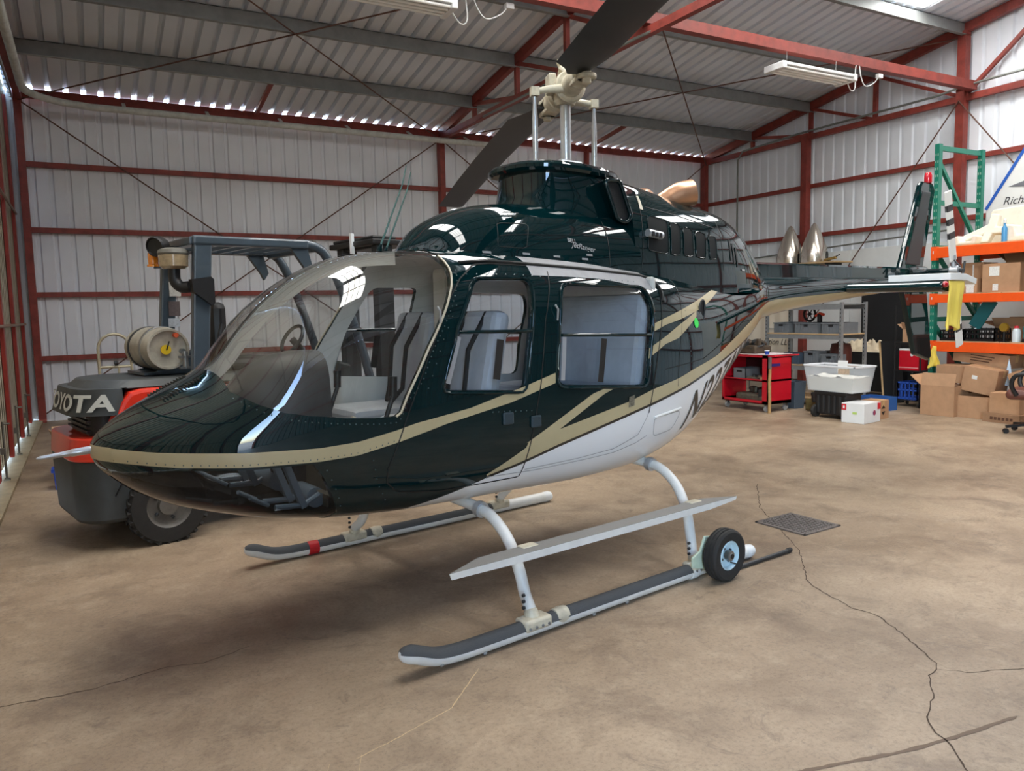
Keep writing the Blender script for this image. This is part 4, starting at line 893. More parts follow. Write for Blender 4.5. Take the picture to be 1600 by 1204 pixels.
for y in (-0.33, 0.33):
    mb = MB().tube(smoothpath([(-0.05, y, 0.77), (-0.10, y, 0.95), (-0.06, y, 1.08), (-0.02, y, 1.18)], 4), 0.013, 8); mb.tube([(-0.02, y, 1.18), (-0.015, y, 1.28)], 0.022, 8); mb.build('cyclic_stick', M_BLACK, heli, smooth=50)
    mb = MB().tube([(0.30, y+0.25, 0.84), (-0.05, y+0.25, 1.0)], 0.014, 8); mb.tube([(-0.05, y+0.25, 1.0), (-0.14, y+0.25, 1.04)], 0.024, 10); mb.build('collective_lever', M_CREAM, heli, smooth=50)
# rudder pedals seen through the chin windows
for sd in (1, -1):
    for dt in (0.0, 0.16):
        t = 0.24+dt; mb = MB().bar(H(-0.56, sd*t, 0.70), H(-0.64, sd*t, 0.92), 0.034, 0.03); mb.tube([H(-0.64, sd*(t-0.055), 0.925), H(-0.64, sd*(t+0.055), 0.925)], 0.015, 10); mb.tube([H(-0.70, sd*t, 0.72), H(-0.56, sd*t, 0.71), H(-0.48, sd*t, 0.75)], 0.014, 8)
        mb.tube([H(-0.72, sd*(t-0.03), 0.73), H(-0.82, sd*(t+0.02), 0.79)], 0.010, 8); mb.build('rudder_pedal', M_PED, heli, smooth=40)
    MB().tube([H(-0.48, sd*0.12, 0.725), H(-0.48, sd*0.36, 0.725)], 0.05, 14).build('pedal_shaft_cover', M_PED, heli, smooth=40)
MB().box(-0.445, -0.435, -0.40, 0.40, 0.68, 0.95).build('chin_bulkhead', M_FLOORC, heli)
MB().tube([(-1.0, -0.2, 1.17), (-0.9, 0, 1.2), (-1.0, 0.2, 1.17)], 0.01, 6).build('nose_former', M_DARK, heli)
# aft cabin wall behind the bench and roof lining handles
MB().box(1.70, 1.74, -0.58, 0.58, 0.765, 1.80).build('cabin_bulkhead', M_INT, heli, bevel=0.02)

# ------------------------------------------------------------------ forklift
FA = math.radians(12)
FORG = Vector((0.437, 5.886, 0)); FX = Vector((math.cos(FA), math.sin(FA), 0)); FY = Vector((-math.sin(FA), math.cos(FA), 0))
M_FGREY = mat('forklift_dark_grey', (58, 62, 62), 0.5, var=0.25, vscale=7); M_FRED = mat('forklift_orange_red', (226, 52, 30), 0.35, coat=0.5, var=0.12, vscale=5)
M_FGUARD = mat('guard_blue_grey', (66, 78, 88), 0.35, var=0.15, vscale=6, coat=0.3); M_RUB = mat('tyre_rubber', (40, 38, 36), 0.8, var=0.3, vscale=20)
fk = thing('forklift', 'grey and orange-red forklift truck parked behind the helicopter nose', 'forklift', tuple(FORG), FA)
# plan outline of the rear body: rounded tail
def rear_plan(x0, y0, y1, xf, r, n=8):
    P = [(xf, y0)]
    for k in range(n+1):
        a = math.pi/2*k/n; P.append((x0+r-r*math.sin(a), y0+r-r*math.cos(a)))
    for k in range(n+1):
        a = math.pi/2*k/n; P.append((x0+r-r*math.cos(a), y1-r+r*math.sin(a)))
    P.append((xf, y1)); return P
def slab(name, x0, y0, y1, xf, r, z0, z1, m, x1=None, bevel=0.03, parent=fk, inset=0.0):
    A = rear_plan(x0, y0, y1, xf, r); B = rear_plan(x0 if x1 is None else x1, y0+inset, y1-inset, xf, r); n = len(A)
    mb = MB().add([(x, y, z0) for x, y in A]+[(x, y, z1) for x, y in B], [tuple(range(n-1, -1, -1)), tuple(range(n, 2*n))]+[(i, (i+1) % n, n+(i+1) % n, n+i) for i in range(n)])
    return mb.build(name, m, parent, bevel=bevel, smooth=35)
slab('counterweight', -0.54, 0.06, 1.06, -0.22, 0.22, 0.20, 0.66, M_FGREY, -0.56)
slab('counterweight_core', -0.42, 0.20, 0.92, 0.30, 0.1, 0.22, 0.98, M_BLACK, bevel=0)
slab('red_bumper', -0.565, 0.04, 1.08, -0.30, 0.24, 0.64, 0.80, M_FRED, -0.55)
# side wings of the red body sweep up to the hood
for y0, y1 in ((0.04, 0.20), (0.92, 1.08)):
    poly = [(-0.44, 0.64), (0.30, 0.64), (1.15, 0.62), (1.15, 1.02), (0.30, 1.118), (-0.12, 1.118), (-0.20, 1.10), (-0.25, 1.04), (-0.29, 0.96), (-0.33, 0.88), (-0.38, 0.80), (-0.44, 0.79)]
    MB().prism(poly, lambda u, v, d: (u, d, v), y0, y1).build('side_panel', M_FRED, fk, bevel=0.025)
slab('engine_hood', -0.545, 0.05, 1.07, -0.24, 0.28, 0.95, 1.13, M_FGREY, -0.50, inset=0.03)
slab('hood_top', -0.46, 0.10, 1.02, 1.0, 0.30, 1.12, 1.18, M_FGREY, -0.40, inset=0.06)
MB().box(-0.12, 0.0, 0.055, 0.07, 1.06, 1.13).build('hood_latch', M_BLACK, fk) if False else None
for k in range(4): MB().box(-0.44, -0.41, 0.26, 0.86, 0.82+0.035*k, 0.835+0.035*k).build('radiator_slat', M_DARK, fk)
# lettering follows the rounded tail
RPl = rear_plan(-0.550, 0.046, 1.074, 0.2, 0.28, 14); dl = [0]
for i in range(1, len(RPl)): dl.append(dl[-1]+math.dist(RPl[i], RPl[i-1]))
def on_tail(d, z):
    for i in range(1, len(RPl)):
        if d <= dl[i]:
            k = (d-dl[i-1])/max(1e-9, dl[i]-dl[i-1]); a, b = RPl[i-1], RPl[i]; return (a[0]+(b[0]-a[0])*k+0.0, a[1]+(b[1]-a[1])*k, z)
v, f = text_mesh('TOYOTA', 1.0, 0, 0.03, 0.15); xm = max(p[0] for p in v); ym = max(p[1] for p in v); mid = dl[-1]/2
MB().add([(lambda q: (q[0]+(q[2]-0.95)*0.25-0.006, q[1]+(q[2]-0.95)*0.06-0.006, q[2]))(on_tail(mid+0.36-p[0]/xm*1.0, 0.985+p[1]/ym*0.112)) for p in v], f).build('lettering', mat('lettering_pale', (196, 198, 190), 0.5), fk, fix=False)
def tyre(name, parent, c, r, w, m, lugs=26):
    t = MB().lathe([(r*0.58, -w/2), (r*0.80, -w/2*1.02), (r*0.95, -w/2), (r, -w/2*0.8), (r, w/2*0.8), (r*0.95, w/2), (r*0.80, w/2*1.02), (r*0.58, w/2)], c, (0, 1, 0), 36, caps=False).build(name, m, parent, smooth=30)
    lug = MB()
    for k in range(lugs):
        a = 2*math.pi*k/lugs
        for sg in (-1, 1):
            M = Matrix.Translation(c) @ Matrix.Rotation(a+(math.pi/lugs if sg > 0 else 0), 4, 'Y') @ Matrix.Translation((r, sg*w*0.27, 0)) @ Matrix.Rotation(sg*0.5, 4, 'X')
            lug.box(-0.012, 0.010, -w*0.24, w*0.24, -0.014, 0.014, M)
    lug.build('tread_lugs', m, t)['kind'] = 'stuff'
    rim = MB().lathe([(r*0.60, -w/2*0.9), (r*0.56, -w/2*0.8), (r*0.50, -w*0.22), (r*0.26, -w*0.2), (r*0.24, -w*0.40), (r*0.12, -w*0.42), (0, -w*0.42)], c, (0, 1, 0), 28, caps=False).build('rim', mat('rim_dusty_grey', (104, 100, 94), 0.5, var=0.3, vscale=12), t, smooth=35)
    for k in range(5):
        a = 2*math.pi*k/5; MB().lathe([(0.014, 0), (0.014, 0.014), (0, 0.018)], (c[0]+r*0.36*math.cos(a), c[1]-w*0.2, c[2]+r*0.36*math.sin(a)), (0, -1, 0), 6).build('wheel_nut', M_DARK, t)
    return t
for y in (0.10, 1.00): tyre('tyre', fk, (0.0, y, 0.27), 0.27, 0.19, M_RUB)
for y in (0.10, 1.02): tyre('tyre', fk, (1.62, y, 0.34), 0.34, 0.24, M_RUB, 30)
MB().box(0.30, 1.75, 0.22, 0.90, 0.18, 0.66).build('chassis', M_FGREY, fk, bevel=0.02)
MB().box(1.0, 1.45, 0.10, 1.02, 0.52, 0.60).build('floor_plate', M_BLACK, fk, bevel=0.01)
mb = MB()
for k in range(9):
    a = math.radians(20+140*k/8); mb.v += [(-0.0+0.36*math.cos(a), 0.03, 0.27+0.36*math.sin(a)), (-0.0+0.36*math.cos(a), 0.22, 0.27+0.36*math.sin(a))]
mb.f = [(2*i, 2*i+1, 2*i+3, 2*i+2) for i in range(8)]; mb.mi = [0]*8; mb.build('wheel_arch', M_BLACK, fk)
# overhead guard
for y in (0.12, 0.98):
    MB().prism([(0.24, 1.12), (0.36, 1.12), (0.44, 2.16), (0.31, 2.16)] if y < 0.5 else [(0.26, 1.12), (0.37, 1.12), (0.47, 2.16), (0.35, 2.16)], lambda u, v, d: (u, d, v), y-0.035, y+0.035).build('rear_pillar', M_FGUARD, fk, bevel=0.012)
    P = smoothpath([(1.18, y, 2.17), (1.30, y, 2.14), (1.38, y, 2.06), (1.50, y, 1.80), (1.70, y, 1.20), (1.78, y, 0.80)], 4); MB().tube(P, 0.038, 10).build('front_pillar', M_FGUARD, fk, smooth=50)
    MB().box(0.30, 1.20, y-0.045, y+0.045, 2.13, 2.20).build('guard_rail', M_FGUARD, fk, bevel=0.015)
    MB().prism([(1.06, 2.13), (1.20, 2.13), (1.24, 1.98), (1.20, 1.92), (1.17, 1.98)], lambda u, v, d: (u, d, v), y-0.02, y+0.02).build('guard_gusset', M_FGUARD, fk)
for k in range(7): MB().box(0.36+k*0.14, 0.385+k*0.14, 0.12, 0.98, 2.135, 2.185).build('guard_bar', M_FGUARD, fk)
MB().box(0.28, 0.36, 0.10, 1.0, 2.13, 2.19).build('guard_bar', M_FGUARD, fk, bevel=0.01)
MB().box(1.24, 1.30, 0.12, 0.98, 2.11, 2.16).build('guard_bar', M_FGUARD, fk, bevel=0.01)
for z0, z1, c in ((1.78, 1.90, (214, 212, 206)), (1.62, 1.74, (96, 84, 84)), (1.53, 1.60, (196, 200, 206))):
    x = 0.345+(z0-1.12)*0.085; MB().box(x-0.025, x+0.065, 0.938, 0.943, z0, z1).build('warning_label', mat('decal_%d' % int(c[0]), c, 0.6, var=0.25, vscale=60), fk)
# lamp, beacon, air pre-cleaner and snorkel
mb = MB().lathe([(0.0, -0.05), (0.055, -0.045), (0.072, 0.0), (0.075, 0.06), (0.066, 0.07), (0.06, 0.055), (0.0, 0.05)], (0.17, 0.42, 2.14), (-0.75, -0.6, -0.15), 18); mb.build('work_lamp', M_BLACK, fk, smooth=40)
MB().bar((0.19, 0.43, 2.12), (0.32, 0.50, 2.14), 0.03).build('lamp_bracket', M_BLACK, fk)
MB().lathe([(0.045, 0), (0.045, 0.015), (0.036, 0.02), (0.036, 0.10), (0.025, 0.115), (0, 0.118)], (0.14, 0.50, 1.99), (0, 0, 1), 16).build('amber_beacon', mat('beacon_amber', (238, 140, 20), 0.2, coat=1.0), fk, smooth=40)
MB().bar((0.14, 0.50, 1.985), (0.32, 0.45, 1.985), 0.05, 0.012).build('beacon_bracket', M_BLACK, fk)
MB().lathe([(0.075, 0), (0.10, 0.02), (0.105, 0.10), (0.085, 0.105)], (0.20, 0.22, 1.96), (0, 0, 1), 20).build('pre_cleaner_bowl', mat('bowl_amber_grey', (168, 148, 116), 0.2, coat=0.8, var=0.3, vscale=20), fk, smooth=40)
MB().lathe([(0.105, 0), (0.11, 0.012), (0.10, 0.035), (0.06, 0.05), (0, 0.052)], (0.20, 0.22, 2.062), (0, 0, 1), 20).build('pre_cleaner_lid', mat('lid_grey', (98, 96, 88), 0.5), fk, smooth=40)
mb = MB().tube(smoothpath([(0.20, 0.22, 1.97), (0.20, 0.22, 1.88), (0.23, 0.19, 1.83), (0.28, 0.15, 1.83)], 4), 0.042, 12)
mb.prism([(0.26, 1.88), (0.40, 1.90), (0.42, 1.88), (0.42, 1.71), (0.40, 1.69), (0.27, 1.79)], lambda u, v, d: (u, d, v), 0.04, 0.11); mb.build('air_snorkel', M_BLACK, fk, smooth=40)
# seat, wheel, mast
MB().box(0.55, 1.0, 0.32, 0.80, 1.18, 1.28).build('operator_seat', M_BLACK, fk, bevel=0.04); MB().box(0.50, 0.62, 0.34, 0.78, 1.26, 1.72).build('seat_back', M_BLACK, fk, bevel=0.05)
mb = MB().tube([(1.24+0.13*math.cos(a)*0.5, 0.55+0.16*math.sin(a), 1.40+0.13*math.cos(a)*0.86) for a in np.linspace(0, 2*math.pi, 24)[:-1]], 0.016, 8, closed=True); mb.tube([(1.24, 0.55, 1.40), (1.48, 0.55, 1.12)], 0.03, 8); mb.build('steering_wheel', M_BLACK, fk, smooth=50)
MB().prism([(1.42, 0.62), (1.62, 0.62), (1.58, 1.18), (1.46, 1.22)], lambda u, v, d: (u, d, v), 0.15, 0.97).build('dash_cowl', M_FGREY, fk, bevel=0.02)
mb = MB().tube(smoothpath([(0.50, 0.15, 1.55), (0.46, 0.13, 1.40), (0.49, 0.14, 1.28), (0.46, 0.15, 1.16)], 4), 0.018, 8); mb.build('hose', M_BLACK, fk, smooth=50)
for y in (0.25, 0.87): MB().box(1.90, 2.06, y-0.05, y+0.05, 0.06, 2.22).build('mast_rail', M_DARK, fk, bevel=0.008)
for z in (0.55, 1.35, 2.18): MB().box(1.92, 2.0, 0.22, 0.90, z, z+0.10).build('mast_crossmember', M_DARK, fk, bevel=0.01)
mb = MB().box(1.84, 2.30, 0.16, 0.96, 2.20, 2.25); mb.box(1.86, 2.10, 0.20, 0.92, 2.25, 2.28); mb.build('mast_head', M_BLACK, fk, bevel=0.012)
MB().box(1.82, 1.85, 0.50, 0.53, 2.14, 2.32).build('white_post', M_WHITE, fk)
for y in (0.40, 0.72):
    mb = MB().box(2.08, 2.12, y-0.05, y+0.05, 0.08, 0.62); mb.box(2.08, 3.10, y-0.05, y+0.05, 0.06, 0.10); mb.build('fork', M_DARK, fk, bevel=0.006)
MB().box(2.06, 2.10, 0.15, 0.97, 0.20, 0.28).build('carriage', M_DARK, fk); MB().box(2.06, 2.10, 0.15, 0.97, 0.52, 0.60).build('carriage', M_DARK, fk)
# gas bottle strapped on the hood
M_TANK = mat('tank_dirty_white', (178, 172, 156), 0.45, var=0.3, vscale=9)
tk = thing('gas_bottle', 'dirty white gas cylinder lying on the forklift hood with a yellow gauge', 'gas cylinder', tuple(FORG+FX*0.14+FY*0.28+Vector((0, 0, 1.378))), FA)
MB().lathe([(0.0, 0.0), (0.0, 0.02), (0.10, 0.02), (0.13, 0.01), (0.135, -0.01), (0.150, -0.01), (0.155, 0.02), (0.160, 0.06), (0.160, 0.55), (0.145, 0.61), (0.09, 0.65), (0, 0.66)], (0, 0, 0), (0, 1, 0), 32).build('tank_body', M_TANK, tk, smooth=40)
for h in (0.13, 0.42): MB().lathe([(0.163, h), (0.167, h+0.004), (0.167, h+0.035), (0.163, h+0.039)], (0, 0, 0), (0, 1, 0), 32).build('tank_strap', M_STEEL if h < 0.2 else M_DARK, tk, smooth=30)
MB().lathe([(0, -0.002), (0.036, -0.002), (0.036, 0.014), (0, 0.014)], (-0.015, 0.0, -0.005), (0, 1, 0), 18).build('gauge', mat('gauge_yellow', (224, 190, 40), 0.4), tk)
MB().bar((-0.015, -0.006, -0.01), (0.008, -0.006, 0.055), 0.008).build('gauge_needle', M_BLACK, tk)
MB().tube([(0.055, 0.01, 0.10), (0.055, -0.03, 0.10)], 0.018, 10).build('relief_cap', mat('cap_orange', (206, 88, 50), 0.5), tk)
mb = MB().tube([(0.09, -0.01, -0.02), (0.09, -0.05, -0.02)], 0.02, 10); mb.box(0.06, 0.15, -0.06, -0.02, -0.07, -0.055); mb.box(0.06, 0.15, -0.06, -0.02, -0.15, -0.135); mb.tube([(0.105, -0.04, -0.15), (0.105, -0.04, -0.02)], 0.022, 10); mb.build('valve', M_STEEL, tk, smooth=40)
mb = MB().prism([(-0.16, -0.19), (0.20, -0.19), (0.20, 0.0), (0.14, -0.10), (0.06, -0.15), (-0.06, -0.16)], lambda u, v, d: (u, d, v), 0.06, 0.10); mb.prism([(-0.16, -0.19), (0.20, -0.19), (0.20, 0.0), (0.14, -0.10), (0.06, -0.15), (-0.06, -0.16)], lambda u, v, d: (u, d, v), 0.46, 0.50); mb.box(-0.16, 0.20, 0.06, 0.5, -0.19, -0.17); mb.build('cradle', M_FGUARD, tk)

# ---- other things at the left
ht = thing('platform_trolley', 'pale tubular hand trolley with an arched handle behind the forklift', 'trolley', (0.25, 9.5, 0), math.radians(5))
for s in (-1, 1):
    pass
arch = [(-0.16, 0, 0.12), (-0.16, 0, 1.28)]+[(-0.16*math.cos(a), 0, 1.28+0.16*math.sin(a)) for a in np.linspace(0.25, math.pi-0.25, 9)]+[(0.16, 0, 1.28), (0.16, 0, 0.12)]
M_TROL = mat('trolley_tube', (168, 160, 136), 0.4, metal=0.4)
MB().tube(arch, 0.016, 10).build('arched_handle', M_TROL, ht, smooth=50); MB().tube([(-0.16, 0, 1.08), (0.16, 0, 1.08)], 0.014, 8).build('cross_bar', M_TROL, ht, smooth=50); MB().tube([(0.03, 0, 0.15), (0.03, 0, 1.08)], 0.012, 8).build('centre_bar', M_TROL, ht, smooth=50)
MB().lathe([(0.0, -0.02), (0.025, -0.01), (0.025, 0.02), (0, 0.03)], (0.0, -0.02, 1.12), (1, 0, 0.3), 10).build('knob', M_BLACK, ht, smooth=50)
MB().box(-0.22, 0.22, -0.35, 0.02, 0.12, 0.15).build('toe_plate', M_TROL, ht)
for s in (-1, 1): MB().lathe([(0.0, -0.02), (0.11, -0.02), (0.12, 0), (0.11, 0.02), (0, 0.02)], (s*0.2, 0.06, 0.12), (1, 0, 0), 18).build('wheel', M_RUB, ht, smooth=40)
bb = thing('bucket', 'small blue plastic bin on the floor beside the forklift', 'bin', (-0.31, 8.45, 0))
M_BLUE = mat('bin_blue', (34, 70, 168), 0.4)
mb = MB(); A = [(-0.06, -0.09), (0.06, -0.09), (0.06, 0.09), (-0.06, 0.09)]
vs = [(x*k, y*k, z) for k, z in ((0.8, 0), (1.0, 0.19), (0.9, 0.19), (0.72, 0.012)) for x, y in A]
mb.add(vs, [(0, 3, 2, 1)]+[(4*i+k, 4*i+(k+1) % 4, 4*i+4+(k+1) % 4, 4*i+4+k) for i in range(3) for k in range(4)]+[(12, 13, 14, 15)]); mb.build('bin_body', M_BLUE, bb, bevel=0.004)
mb = MB().box(-0.075, 0.075, -0.105, -0.09, 0.17, 0.20); mb.box(-0.075, 0.075, 0.09, 0.105, 0.17, 0.20); mb.box(-0.075, -0.06, -0.1, 0.1, 0.17, 0.20); mb.box(0.06, 0.075, -0.1, 0.1, 0.17, 0.20); mb.build('bin_rim', M_BLUE, bb)
M_CARD = mat('cardboard', (178, 138, 104), 0.75, var=0.14, vscale=7); M_CARD2 = mat('cardboard_inside', (150, 114, 84), 0.8, var=0.15, vscale=7); M_TAPE = mat('packing_tape', (196, 158, 112), 0.35)
def open_box(name, label, loc, size, rz=0, flaps=(1, 1, 1, 1), m=M_CARD, group=None, tilt=(0, 0), closed=False, tape=True):
    """carton with four walls, floor, folded-out flaps; origin at the centre of its base"""
    lx, ly, lz = size; t = 0.008; o = thing(name, label, 'box', loc, rz, group); o.rotation_euler = (tilt[0], tilt[1], rz)
    MB().box(-lx/2, lx/2, -ly/2, ly/2, 0, t).build('base', m, o)
    for sx in (-1, 1): MB().box(sx*lx/2-t/2, sx*lx/2+t/2, -ly/2, ly/2, 0, lz).build('side', m, o)
    for sy in (-1, 1): MB().box(-lx/2, lx/2, sy*ly/2-t/2, sy*ly/2+t/2, 0, lz).build('side', m, o)
    if closed:
        MB().box(-lx/2, -0.001, -ly/2, ly/2, lz, lz+t).build('flap', m, o); MB().box(0.001, lx/2, -ly/2, ly/2, lz, lz+t).build('flap', m, o)
        if tape: MB().box(-0.03, 0.03, -ly/2-0.002, ly/2+0.002, lz+t, lz+t+0.001).build('tape', M_TAPE, o); MB().box(-0.03, 0.03, -ly/2-t/2-0.002, -ly/2-t/2, lz-0.09, lz+t).build('tape', M_TAPE, o)
    else:
        F = [('x', -1), ('x', 1), ('y', -1), ('y', 1)]
        for (ax, sg), k in zip(F, flaps):
            if k is None: continue
            a = math.radians(k if abs(k) > 2 else 50*k); L = (lx if ax == 'x' else ly)*0.45
            if ax == 'x': M = Matrix.Translation((sg*lx/2, 0, lz)) @ Matrix.Rotation(sg*a, 4, 'Y'); MB().box(-t/2, t/2, -ly/2, ly/2, 0, L, M).build('flap', m, o)
            else: M = Matrix.Translation((0, sg*ly/2, lz)) @ Matrix.Rotation(-sg*a, 4, 'X'); MB().box(-lx/2, lx/2, -t/2, t/2, 0, L, M).build('flap', m, o)
    return o
open_box('carton', 'small brown cardboard box behind the forklift bumper', (-0.24, 8.85, 0), (0.22, 0.3, 0.42), 0.15, (20, 60, 70, 40))

# ------------------------------------------------------------------ things around the helicopter
def hw(s, t, z=0): c, sn = math.cos(TH), math.sin(TH); return (1.336+s*c+t*sn, 4.10+s*sn-t*c, z)
# ground-handling wheel clamped on the near skid
gw = thing('handling_wheel', 'black pneumatic ground-handling wheel with pale blue rim on the near skid', 'wheel', hw(1.70, 1.13, 0.155), TH)
R = 0.155; W = 0.095
ty = MB().lathe([(0.085, -W/2*0.8), (0.11, -W/2), (0.138, -W/2), (0.150, -W*0.40), (0.153, -W*0.30), (0.149, -W*0.28), (0.149, -W*0.22), (R, -W*0.20), (R, -W*0.06), (0.150, -W*0.04), (0.150, W*0.04), (R, W*0.06), (R, W*0.20), (0.149, W*0.22), (0.149, W*0.28), (0.153, W*0.30), (0.150, W*0.40), (0.138, W/2), (0.11, W/2), (0.085, W/2*0.8)], (0, 0, 0), (0, 1, 0), 44, caps=False).build('tyre', M_RUB, gw, smooth=30)
rm = MB().lathe([(0.088, -W*0.40), (0.082, -W*0.46), (0.078, -W*0.40), (0.070, -W*0.15), (0.05, -W*0.05), (0.03, -W*0.08), (0, -W*0.08)], (0, 0, 0), (0, 1, 0), 32, caps=False).build('rim', mat('rim_pale_blue', (186, 212, 222), 0.35, coat=0.3), gw, smooth=40)
MB().lathe([(0.03, -0.05), (0.03, -0.02), (0.016, -0.055), (0.0, -0.056)], (0, 0, 0), (0, 1, 0), 14).build('hub', M_STEEL, gw, smooth=40)
MB().lathe([(0.014, -0.06), (0.016, -0.05), (0.016, -0.02)], (0, 0, 0), (0, 1, 0), 12).build('axle_end', M_BLACK, gw)
for k in range(4):
    a = k*math.pi/2+0.5; MB().lathe([(0.008, -0.018), (0.008, -0.008), (0, -0.006)], (0.045*math.cos(a), 0, 0.045*math.sin(a)), (0, 1, 0), 8).build('rim_bolt', M_DARK, gw)
MB().tube([(0.03, -0.02, -0.05), (0.055, -0.05, -0.06)], 0.005, 6).build('valve_stem', M_BLACK, gw)
M_BRK = mat('bracket_pale_green', (196, 212, 190), 0.5, var=0.15, vscale=12)
MB().prism([(-0.20, -0.06), (-0.08, -0.09), (-0.02, 0.0), (-0.03, 0.10), (-0.09, 0.11), (-0.13, 0.03), (-0.20, 0.0)], lambda u, v, d: (u, d, v), 0.07, 0.085).build('bracket', M_BRK, gw, bevel=0.004)
MB().lathe([(0.048, -0.03), (0.05, -0.02), (0.05, 0.02), (0.048, 0.03)], (-0.12, 0.145, -0.107), (1, 0, 0), 18).build('skid_clamp', M_WGEAR, gw, smooth=40)
MB().tube([(0, 0.0, 0), (0, 0.14, 0.0)], 0.014, 10).build('axle', M_STEEL, gw)
bar_ = thing('lever_bar', 'black steel lever pipe lying behind the skid wheel', 'pipe', hw(1.98, 1.10, 0.013), TH)
MB().tube([(-0.30, 0.03, 0.0), (0.45, 0.0, 0.004)], 0.013, 12).build('pipe', M_DARK, bar_, smooth=50); MB().lathe([(0.014, 0), (0.016, 0.01), (0.016, 0.04), (0.012, 0.05)], (0.42, 0.001, 0.004), (1, 0, 0), 12).build('pipe_end', M_RUB, bar_, smooth=40)
# floor grate
gr = thing('floor_grate', 'dark metal drain grate set in the floor behind the helicopter', 'grate', (4.47, 3.82, 0.0), math.radians(4))
fr = MB(); X2, Y2 = 0.205, 0.215
for a, b, c, d in ((-X2, X2, -Y2, -Y2+0.02), (-X2, X2, Y2-0.02, Y2), (-X2, -X2+0.02, -Y2, Y2), (X2-0.02, X2, -Y2, Y2)): fr.box(a, b, c, d, 0.001, 0.010)
M_GRATE = mat('grate_iron', (118, 110, 104), 0.6, metal=0.1, var=0.3, vscale=30)
fr.build('frame', M_GRATE, gr); MB().box(-X2, X2, -Y2, Y2, 0.0005, 0.002).build('pit', mat('pit_dark', (26, 22, 20), 0.9), gr)
for k in range(13): x = -0.18+k*0.03; MB().box(x-0.006, x+0.006, -Y2+0.02, Y2-0.02, 0.002, 0.009).build('grate_bar', M_GRATE, gr)
for k in range(11): y = -0.18+k*0.036; MB().box(-X2+0.02, X2-0.02, y-0.004, y+0.004, 0.002, 0.0085).build('grate_cross_bar', M_GRATE, gr)
# foam guard and cloth on the stabiliser tip
fg = thing('foam_guard', 'white foam board resting on the tail stabiliser tip', 'foam board', hw(5.0, 0.80, 1.782), TH)
MB().prism([(-0.19, 0.0), (0.12, 0.0), (0.33, -0.035), (0.34, 0.015), (0.12, 0.055), (-0.19, 0.058)], lambda u, v, d: (u+0.08, d, v), -0.22, 0.30).build('foam_board', M_WHITE, fg, bevel=0.004)
def drape(name, label, loc, w, h, m, rz=0, seed=0, amp=0.02, taper=0.0, group=None):
    o = thing(name, label, 'cloth', loc, rz, group); rnd = random.Random(seed); ph = [rnd.uniform(0, 6) for _ in range(4)]
    nx, ny = 19, 22
    def fn(i, j):
        u = i/(nx-1); v = j/(ny-1); ww = w*(1-taper*(1-v)); return ((u-0.5)*ww+0.01*math.sin(9*v+ph[0]), amp*v*(math.sin(11*u+ph[1]+1.5*v)+0.5*math.sin(23*u+ph[2]))+0.012*math.sin(5*v+ph[3]), -v*h*(1+0.06*math.sin(7*u+ph[2])))
    mb = MB().grid(fn, nx, ny); c = mb.build('cloth_sheet', m, o, smooth=80, fix=False); sm = c.modifiers.new('s', 'SOLIDIFY'); sm.thickness = 0.004
    return o
M_YEL = mat('cloth_yellow', (240, 214, 96), 0.9, bump=0.2, bscale=200)
drape('yellow_cloth', 'yellow cloth hanging from the tail stabiliser tip', hw(5.03, 1.0, 1.775), 0.30, 0.40, M_YEL, TH, 3, 0.02)

# ------------------------------------------------------------------ light fixtures
def strip_light(label, x, y, z, group='strip lights under the roof'):
    o = thing('strip_light', label, 'ceiling light', (x, y, z), 0, group)
    MB().box(-0.70, 0.70, -0.17, 0.17, 0.02, 0.06).build('housing', M_WHITE, o, bevel=0.008)
    for sx in (-1, 1): MB().box(sx*0.72-0.035, sx*0.72+0.035, -0.175, 0.175, -0.03, 0.065).build('end_cap', M_WHITE, o, bevel=0.012)
    for k in range(4): MB().tube([(-0.69, -0.125+k*0.083, -0.003), (0.69, -0.125+k*0.083, -0.003)], 0.019, 12).build('tube', mat('tube_white', (244, 244, 240), 0.25, coat=0.5), o, smooth=40)
    for sx in (-0.5, 0.5): MB().tube([(sx, 0, 0.06), (sx, 0, 5.06-z)], 0.004, 6).build('hanger', M_STEEL, o)
    P = smoothpath([(0.74, 0, 0.02), (0.86, 0.02, -0.10), (0.95, 0.02, -0.05), (0.93, 0.0, 0.22), (1.00, 0.0, 0.30), (1.05, 0.0, 0.12), (1.18, 0.02, 0.0), (1.35, 0.0, 0.06), (1.45, 0.0, 0.16)], 5)
    MB().tube(P, 0.008, 6).build('cable', M_WHITE, o, smooth=60); MB().box(1.42, 1.52, -0.03, 0.03, 0.14, 0.20).build('junction_box', M_WHITE, o, bevel=0.004)
strip_light('white four-tube strip light hanging near the gable wall', 9.16, 7.70, 4.80)
strip_light('white four-tube strip light cut off by the top of the picture', 2.92, 7.85, 4.83)

